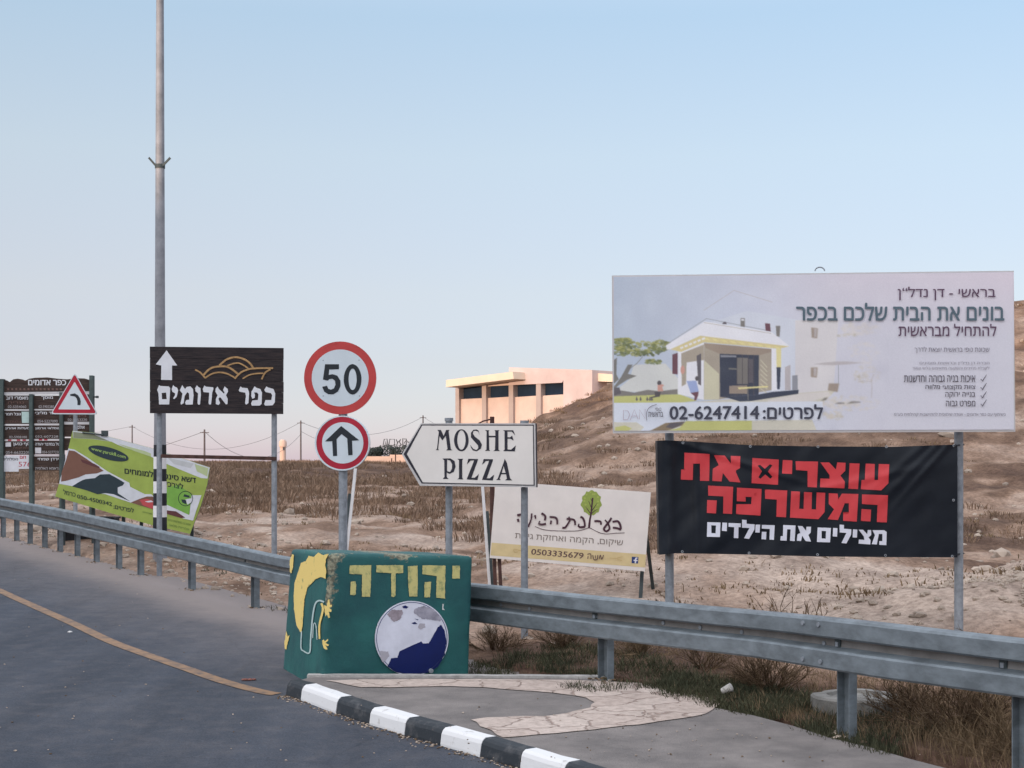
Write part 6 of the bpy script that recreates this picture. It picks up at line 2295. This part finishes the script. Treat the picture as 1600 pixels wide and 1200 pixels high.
M_drygrass = leafmat('dry_grass', (0.125, 0.088, 0.056), (0.255, 0.18, 0.11))
M_scrub = leafmat('dry_scrub', (0.145, 0.10, 0.074), (0.28, 0.19, 0.132), 0.3)
M_weed = leafmat('green_weed', (0.04, 0.047, 0.03), (0.095, 0.092, 0.055))
M_twig = leafmat('brown_twig', (0.085, 0.06, 0.042), (0.17, 0.115, 0.07))
M_crown = leafmat('dark_leaf', (0.03, 0.04, 0.04), (0.07, 0.085, 0.08))


def blades(name, spots, m, label, cat, rg):
    """spots: (x, y, z, radius, height, count, width)"""
    V, Fc = [], []
    for (x, y, z, r, h, n, w) in spots:
        a = rg.uniform(0, 2 * math.pi, n)
        q = r * np.sqrt(rg.uniform(0, 1, n))
        bx, by = x + q * np.cos(a), y + q * np.sin(a)
        hh = h * rg.uniform(0.35, 1.0, n) * (1 - 0.5 * (q / r) ** 2)
        la = a + rg.uniform(-1.2, 1.2, n)
        ln = hh * rg.uniform(0.15, 0.75, n)
        ta = rg.uniform(0, math.pi, n)
        dx, dy = np.cos(ta) * w / 2, np.sin(ta) * w / 2
        mx, my = bx + np.cos(la) * ln * 0.35, by + np.sin(la) * ln * 0.35
        tx, ty = bx + np.cos(la) * ln, by + np.sin(la) * ln
        o = len(V)
        z0 = z - 0.03
        P = np.stack([np.stack([bx - dx, by - dy, np.full(n, z0)], 1), np.stack([bx + dx, by + dy, np.full(n, z0)], 1),
                      np.stack([mx + dx * .8, my + dy * .8, z0 + hh * .6], 1), np.stack([mx - dx * .8, my - dy * .8, z0 + hh * .6], 1), np.stack([tx, ty, z0 + hh], 1)], 1).reshape(-1, 3)
        V.extend(P.tolist())
        for k in range(n):
            i = o + 5 * k
            Fc.append((i, i + 1, i + 2, i + 3))
            Fc.append((i + 3, i + 2, i + 4))
    b = MB()
    b.v, b.f, b.m, b.sm = V, Fc, [0] * len(Fc), [False] * len(Fc)
    o = b.build(name, m)
    tag(o, label, cat, None, 'stuff')
    return o


def gz_many(xs, ys):
    xs, ys = np.array(xs), np.array(ys)
    sd = side_many(xs, ys)
    return ground_np(xs, ys) + rough_np(xs, ys, sd)


def rail_side(px, back):
    P, T, N, zt, zb = rail_at(rail_s(px))
    return P - N * back


def scatter():
    rg = np.random.default_rng(11)
    # dark dry scrub on the plateau, left and middle
    sp = []
    xs, ys, pr = [], [], []
    while len(xs) < 800:
        d = math.exp(rg.uniform(math.log(25), math.log(150)))
        px = rg.uniform(-60, 900)
        x = (px - CX) / F * d
        v = noise.noise(Vector((x * 0.10, d * 0.05, 3)))
        lim = 0.02 if d > 44 else 0.12
        if px > 800:
            lim += 0.2
        if v < lim - 0.25 * (rg.uniform() < 0.35):
            continue
        xs.append(x)
        ys.append(d)
    zs = gz_many(xs, ys)
    for x, y, z in zip(xs, ys, zs):
        s = rg.uniform(0.5, 1.15)
        sp.append((x, y, z, 0.85 * s * (0.55 + y / 75), 0.40 * s * min(1, 0.35 + y / 80), 170, 0.014 + y * 0.00028))
    # tufts on the hillside
    xs, ys = [], []
    while len(xs) < 520:
        d = math.exp(rg.uniform(math.log(21), math.log(85)))
        px = rg.uniform(820, 1700)
        x = (px - CX) / F * d
        if noise.noise(Vector((x * 0.25, d * 0.12, 9))) < -0.02 + 0.2 * (d < 24):
            continue
        xs.append(x)
        ys.append(d)
    zs = gz_many(xs, ys)
    for x, y, z in zip(xs, ys, zs):
        s = rg.uniform(0.35, 1.0) ** 1.5
        sp.append((x, y, z, 0.42 * s + 0.1, 0.22 * s + 0.04, 70, 0.010 + y * 0.00028))
    blades('dry_scrub', sp, M_scrub, 'brown dry scrub dotted over the plateau and hillside', 'scrub', rg)
    # pale dry grass, thin
    sp = []
    xs, ys = [], []
    while len(xs) < 1500:
        d = math.exp(rg.uniform(math.log(15), math.log(70)))
        px = rg.uniform(-60, 1700)
        x = (px - CX) / F * d
        if noise.noise(Vector((x * 0.3, d * 0.2, 22))) < 0.05:
            continue
        xs.append(x)
        ys.append(d)
    sd = side_many(np.array(xs), np.array(ys))
    zs = gz_many(xs, ys)
    for x, y, z, s_ in zip(xs, ys, zs, sd):
        if s_ < 1.2:
            continue
        s = rg.uniform(0.4, 1.0)
        sp.append((x, y, z, 0.3 * s, 0.14 * s, 16, 0.012 + y * 0.0004))
    # strip along the back of the rail on the right
    for px in np.arange(770, 2000, 8):
        for k in range(9):
            q = rail_side(px + rg.uniform(-6, 6), rg.uniform(0.05, 1.9))
            z = float(gz_many([q.x], [q.y])[0])
            sp.append((q.x, q.y, z, 0.13, rg.uniform(0.10, 0.31) * (0.32 + 0.23 * sst(1000, 1200, px) + 0.45 * sst(1200, 1450, px)), 24, 0.005))
    for px in np.arange(-40, 450, 16):
        q = rail_side(px, rg.uniform(0.4, 2.2))
        sp.append((q.x, q.y, float(gz_many([q.x], [q.y])[0]), 0.16, rg.uniform(0.06, 0.18), 12, 0.012))
    blades('dry_grass', sp, M_drygrass, 'straw coloured dry grass along the guardrail and field', 'grass', rg)
    # low green weeds
    sp = []
    for px in np.arange(742, 1400, 5.0):
        for k in range(13 if px < 1220 else 7):
            bk = rg.uniform(-0.45, 0.95) if px < 1000 else rg.uniform(-0.12, 0.7)
            if noise.noise(Vector((px * 0.02, bk * 2, 4))) < -0.2:
                continue
            q = rail_side(px + rg.uniform(-4, 4), bk)
            if q.y < 12.28 - max(0, q.x - .8) * 3 and bk < 0.05 and px < 960:
                continue
            z = float(gz_many([q.x], [q.y])[0]) if bk > 0 else 0.03 * q.y + (0 if px < 940 else PAVE)
            sp.append((q.x, q.y, z, 0.11, rg.uniform(0.04, 0.15), 34, 0.0065))
    for px in np.arange(405, 470, 4.0):
        for k in range(4):
            q = rail_side(px, rg.uniform(0.1, 1.3))
            sp.append((q.x, q.y, float(gz_many([q.x], [q.y])[0]), 0.14, rg.uniform(0.05, 0.14), 18, 0.012))
    for px in np.arange(225, 300, 7.0):
        q = rail_side(px, rg.uniform(0.4, 2.0))
        sp.append((q.x, q.y, float(gz_many([q.x], [q.y])[0]), 0.2, rg.uniform(0.06, 0.15), 18, 0.014))
    blades('green_weeds', sp, M_weed, 'low dark green weeds behind the paved island and guardrail', 'weeds', rg)


scatter()


def bush_mesh(seed, r, h, n, twig, dens=5, leaf=0.0):
    rg = random.Random(seed)
    b = MB()

    def tw(p, d, L, rad, lv):
        p1 = p + d * L * 0.5 + Vector((rg.uniform(-1, 1), rg.uniform(-1, 1), rg.uniform(-.3, .6))) * L * 0.08
        p2 = p + d * L + Vector((rg.uniform(-1, 1), rg.uniform(-1, 1), rg.uniform(-.5, .5))) * L * 0.15
        b.tube([p, p1, p2], [rad, rad * 0.75, rad * 0.4], 3, 0, False)
        if lv > 0:
            for k in range(dens):
                t = rg.uniform(0.25, 1.0)
                q = p.lerp(p1, t * 2) if t < 0.5 else p1.lerp(p2, t * 2 - 1)
                nd_ = (d + Vector((rg.uniform(-1, 1), rg.uniform(-1, 1), rg.uniform(-0.6, 0.9))) * 0.9).normalized()
                tw(q, nd_, L * rg.uniform(0.3, 0.6), rad * 0.55, lv - 1)
    for k in range(n):
        a = rg.uniform(0, 2 * math.pi)
        e = rg.uniform(0.25, 1.35)
        d = Vector((math.cos(a) * math.cos(e), math.sin(a) * math.cos(e), math.sin(e)))
        L = 1 / math.sqrt((math.cos(e) / r) ** 2 + (math.sin(e) / h) ** 2) * rg.uniform(0.55, 0.85)
        tw(Vector((rg.uniform(-.04, .04), rg.uniform(-.04, .04), -0.05)), d, L, twig, 2)
    return b


def build_bushes():
    grp = 'dry bushes behind the guardrail'
    for i, (px, d, r, h, n, twg, dens, m, lab) in enumerate((
            (1238, 13.4, 0.42, 0.62, 16, 0.008, 4, M_twig, 'tall sparse brown twig bush left of the right billboard post, behind the rail'),
            (1415, 12.9, 0.3, 0.42, 9, 0.006, 3, M_twig, 'small sparse twig bush just left of the right billboard post'),
            (1525, 12.7, 0.28, 0.4, 9, 0.006, 3, M_twig, 'small twiggy weed just right of the right billboard post'),
            (1500, 10.0, 0.62, 0.46, 42, 0.006, 6, M_twig, 'dense dark tumbleweed under the rail right of the concrete cover'),
            (1425, 10.6, 0.45, 0.36, 30, 0.006, 6, M_twig, 'rounded dry bush directly right of the concrete cover'),
            (1590, 9.3, 0.5, 0.42, 36, 0.005, 6, M_drygrass, 'golden dry bush by the last rail post at the frame edge'),
            (1205, 11.6, 0.5, 0.4, 34, 0.006, 6, M_twig, 'grey brown dry bush left of the concrete cover below the rail'),
            (1100, 12.6, 0.35, 0.3, 24, 0.005, 5, M_twig, 'low dry bush right of the left billboard post, under the rail'),
            (775, 14.3, 0.45, 0.3, 30, 0.005, 6, M_twig, 'brown dry bush just right of the green block under the rail'),
            (880, 13.9, 0.4, 0.26, 28, 0.005, 6, M_twig, 'low brown bush left of the rail post nearest the green block'),
            (1000, 13.3, 0.45, 0.28, 30, 0.005, 6, M_drygrass, 'pale dry bush between the nearest rail post and the left billboard post'))):
        x = (px - CX) / F * d
        b = bush_mesh(20 + i, r, h, n, twg, dens)
        z = float(gz_many([x], [d])[0])
        b.v = [(v[0] + x, v[1] + d, v[2] + z) for v in b.v]
        tag(b.build('dry_bush', m, None, (x, d, z)), lab, 'bush', grp)
    # dark trees on the skyline
    for i, (px, d, w, h, lab) in enumerate(((584, 150, 1.0, 1.0, 'dark low tree on the skyline right beside the round arrow sign'), (606, 151, 1.7, 1.25, 'widest dark tree on the skyline under the hollow letters'), (632, 150, 1.4, 1.2, 'dark tree on the skyline nearest the tip of the arrow sign'))):
        x = (px - CX) / F * d
        z0 = G(x, d)
        root = thing('tree', lab, 'tree', (x, d, z0), 'dark trees on the skyline')
        b = MB()
        b.tube([(x, d, z0 - 0.3), (x + 0.05, d, z0 + h * 0.5)], [0.12, 0.07], 7)
        b.build('trunk', M_twig, root)
        rg = random.Random(60 + i)
        b = MB()
        zt = zrow(697 if i else 700, d)
        zc = zrow(708, d)
        for k in range(900):
            t, p = rg.uniform(0, 2 * math.pi), rg.uniform(-1, 1)
            rr = rg.uniform(0.4, 1.0) ** 0.5
            q = Vector((x + w * rr * math.cos(t) * math.sqrt(1 - p * p), d + w * 0.8 * rr * math.sin(t) * math.sqrt(1 - p * p), zc + (zt - zc) * 1.15 * p * rr))
            q += Vector((noise.noise(q * 1.2), 0, noise.noise(q * 1.2 + Vector((5, 5, 5))))) * 0.3
            e1 = Vector((rg.uniform(-1, 1), rg.uniform(-1, 1), rg.uniform(-1, 1))).normalized() * 0.11
            e2 = Vector((rg.uniform(-1, 1), rg.uniform(-1, 1), rg.uniform(-1, 1))).normalized() * 0.08
            b.add([q - e1, q + e2, q + e1, q - e2], [(0, 1, 2, 3)])
        b.build('crown', M_crown, root)


build_bushes()


# ------------------------------------------------------------------ stones and small things
def stone(b, c, r, rg, mi=0, flat=0.7):
    t = (1 + 5 ** 0.5) / 2
    ico = [(-1, t, 0), (1, t, 0), (-1, -t, 0), (1, -t, 0), (0, -1, t), (0, 1, t), (0, -1, -t), (0, 1, -t), (t, 0, -1), (t, 0, 1), (-t, 0, -1), (-t, 0, 1)]
    fs = [(0, 11, 5), (0, 5, 1), (0, 1, 7), (0, 7, 10), (0, 10, 11), (1, 5, 9), (5, 11, 4), (11, 10, 2), (10, 7, 6), (7, 1, 8), (3, 9, 4), (3, 4, 2), (3, 2, 6), (3, 6, 8), (3, 8, 9), (4, 9, 5), (2, 4, 11), (6, 2, 10), (8, 6, 7), (9, 8, 1)]
    R = Matrix.Rotation(rg.uniform(0, 6.28), 3, 'Z') @ Matrix.Rotation(rg.uniform(0, 6.28), 3, 'X')
    vs = []
    sx, sy = rg.uniform(0.75, 1.3), rg.uniform(0.75, 1.3)
    for v in ico:
        q = R @ (Vector(v) / 1.9)
        k = r * rg.uniform(0.72, 1.1)
        vs.append(Vector(c) + Vector((q.x * k * sx, q.y * k * sy, q.z * k * flat)))
    b.add(vs, fs, mi, False)


M_rock = mat('limestone', (0.28, 0.225, 0.185), rough=0.9, col2=(0.42, 0.345, 0.285), scale=3, bump=0.2, bscale=20, island=0.2)


def build_rubble():
    rg = random.Random(4)
    xs, ys, rs = [], [], []

    def put(x, y, r):
        xs.append(x)
        ys.append(y)
        rs.append(r)
    for k in range(900):
        d = math.exp(rg.uniform(math.log(14), math.log(62)))
        px = rg.uniform(300, 1700) if rg.random() < 0.75 else rg.uniform(-50, 400)
        put((px - CX) / F * d, d, rg.uniform(0.012, 0.05) * (1 + d / 30) * (1 + 1.3 * (rg.random() < 0.05)))
    for k in range(800):
        mx, my, hh, r = MOUNDS[rg.choice((0, 1, 1))]
        a, q = rg.uniform(0, 6.28), abs(rg.gauss(0, 0.75)) * r
        put(mx + q * math.cos(a), my + q * math.sin(a), rg.uniform(0.012, 0.045) * (1 + 1.2 * (rg.random() < 0.1)))
    for k in range(420):
        px = rg.uniform(-60, 450)
        q = rail_side(px, rg.uniform(0.15, 2.6))
        put(q.x, q.y, rg.uniform(0.012, 0.05))
    zs = gz_many(xs, ys)
    sd = side_many(np.array(xs), np.array(ys))
    b = MB()
    for x, y, z, r, s in zip(xs, ys, zs, rs, sd):
        if s > 0.1:
            stone(b, (x, y, z + r * 0.15), r, rg)
    tag(b.build('rubble', M_rock), 'pale limestone rubble strewn over the field and soil heap', 'rubble', None, 'stuff')
    # grit and dead leaves in the gutter and on the road edge
    b = MB()
    for k in range(420):
        i = rg.randrange(len(KG) - 3)
        p = KG[i].lerp(KG[i + 1], rg.random())
        q = Vector((p.x, p.y, 0)) + Vector((-0.8, -0.55, 0)) * abs(rg.gauss(0, 0.05))
        stone(b, (q.x, q.y, 0.03 * q.y + 0.008), rg.uniform(0.004, 0.012), rg, 0 if rg.random() < 0.5 else 1, 0.5)
    for px in (6, 27, 48, 71, 95, 122, 152, 187, 221, 301, 400, 948, 1325, 1602):
        P, T, N, zt, zb = rail_at(rail_s(px))
        for k in range(26):
            q = P + T * rg.gauss(0, 0.09) + N * rg.gauss(0.0, 0.07)
            stone(b, (q.x, q.y, 0.03 * q.y + 0.006 + (PAVE if px > 900 else 0)), rg.uniform(0.006, 0.022), rg, rg.randrange(2), 0.5)
    for k in range(70):
        px, py = rg.uniform(0, 460), rg.uniform(900, 1190)
        q = onroad(px, py)
        stone(b, (q.x, q.y, q.z + 0.006), rg.uniform(0.004, 0.011), rg, rg.randrange(2), 0.6)
    for k in range(150):
        px, py = rg.uniform(560, 1500), rg.uniform(1070, 1195)
        q = onroad(px, py, PAVE)
        if py > 1090 + max(0, px - 1000) * 0.17:
            stone(b, (q.x, q.y, q.z + 0.006), rg.uniform(0.003, 0.009), rg, rg.randrange(2), 0.6)
    tag(b.build('grit', [M_rock, M_twig]), 'loose grit and dead leaf bits along the striped kerb and road', 'grit', None, 'stuff')


build_rubble()


def build_small():
    # concrete cover
    d = 10.85
    x = (1335 - CX) / F * d
    z = G(x, d)
    b = MB()
    rg = random.Random(2)
    for (r0, r1, z0, z1) in ((0.37, 0.36, -0.08, 0.06),):
        n = 26
        ring = [1 + rg.uniform(-.05, .03) - 0.16 * (7 <= _ <= 11) for _ in range(n)]
        vs = []
        for rr, zz in ((0.31, -0.1), (0.31, 0.09), (0.295, 0.105), (0.2, 0.108), (0.19, 0.085), (0.0, 0.088)):
            for k in range(n):
                a = 2 * math.pi * k / n
                vs.append((x + rr * ring[k] * math.cos(a), d + rr * ring[k] * math.sin(a), z + zz))
        b.add(vs, [(j * n + k, j * n + (k + 1) % n, (j + 1) * n + (k + 1) % n, (j + 1) * n + k) for j in range(5) for k in range(n)])
    tag(b.build('manhole_cover', mat('old_concrete', (0.19, 0.185, 0.175), rough=0.9, vary=0.35, scale=7, bump=0.3), None, (x, d, z)), 'round weathered concrete manhole cover lying in dry weeds behind the rail', 'manhole')
    # cup
    p = onroad(1135, 1087, 0.14)
    b = MB()
    dr = Vector((0.75, -0.35, 0.42)).normalized()
    c0 = Vector((p.x - 0.03, p.y, p.z + 0.033))
    b.tube([c0, c0 + dr * 0.006, c0 + dr * 0.075], [0.023, 0.024, 0.032], 14, 0, False)
    b.tube([c0 + dr * 0.075, c0 + dr * 0.078, c0 + dr * 0.015], [0.0335, 0.03, 0.021], 14, 0, False)
    tag(b.build('paper_cup', ink(196, 192, 188), None, p), 'crumpled white paper cup tipped over at the pavement edge', 'cup')
    p = onroad(921, 1036, 0.02)
    b = MB()
    rg = random.Random(9)
    for k in range(5):
        stone(b, (p.x + rg.uniform(-.03, .03), p.y + rg.uniform(-.02, .02), p.z + 0.07 + rg.uniform(0, .03)), 0.03, rg, 0, 0.6)
    tag(b.build('litter', ink(200, 208, 215), None, p), 'scrap of white litter caught in the green weeds', 'litter')
    p = onroad(109, 989)
    b = MB()
    stone(b, (p.x, p.y, p.z + 0.012), 0.028, rg, 0, 0.4)
    tag(b.build('litter', ink(200, 200, 200), None, p), 'small white scrap lying on the road left of the orange line', 'litter')
    p = onroad(390, 1064)
    b = MB()
    for k in range(3):
        stone(b, (p.x + (k - 1) * 0.035, p.y + rg.uniform(-.02, .02), p.z + 0.012), 0.032, rg, 0, 0.35)
    tag(b.build('leaf_litter', ink(120, 72, 62), None, p), 'reddish brown dead leaf scrap beside the end of the orange line', 'litter')
    # dark trough behind the rail at the left
    d = 26.0
    a, c = at(101, 0, d), at(182, 0, d)
    z = G((a.x + c.x) / 2, d)
    root = thing('trough', 'dark plastic trough standing on the ground under the green advert board', 'trough', ((a.x + c.x) / 2, d, z))
    b = MB()
    w, h = (c.x - a.x), 0.32
    cx = (a.x + c.x) / 2
    q = []
    for (sx, sy, zz) in ((0.94, 0.8, -0.05), (1, 1, h), (1.04, 1.1, h), (1.04, 1.1, h + 0.03), (0.94, 0.86, h + 0.03), (0.9, 0.75, 0.05)):
        q += [(cx + ex * w / 2 * sx, d + ey * 0.2 * sy, z + zz) for ex, ey in ((-1, -1), (1, -1), (1, 1), (-1, 1))]
    b.add(q, [(j * 4 + k, j * 4 + (k + 1) % 4, (j + 1) * 4 + (k + 1) % 4, (j + 1) * 4 + k) for j in range(5) for k in range(4)] + [(20, 21, 22, 23)])
    b.build('body', M_black, root)


build_small()

for o in _tmp_o:
    if '_o' in o:
        del o['_o']
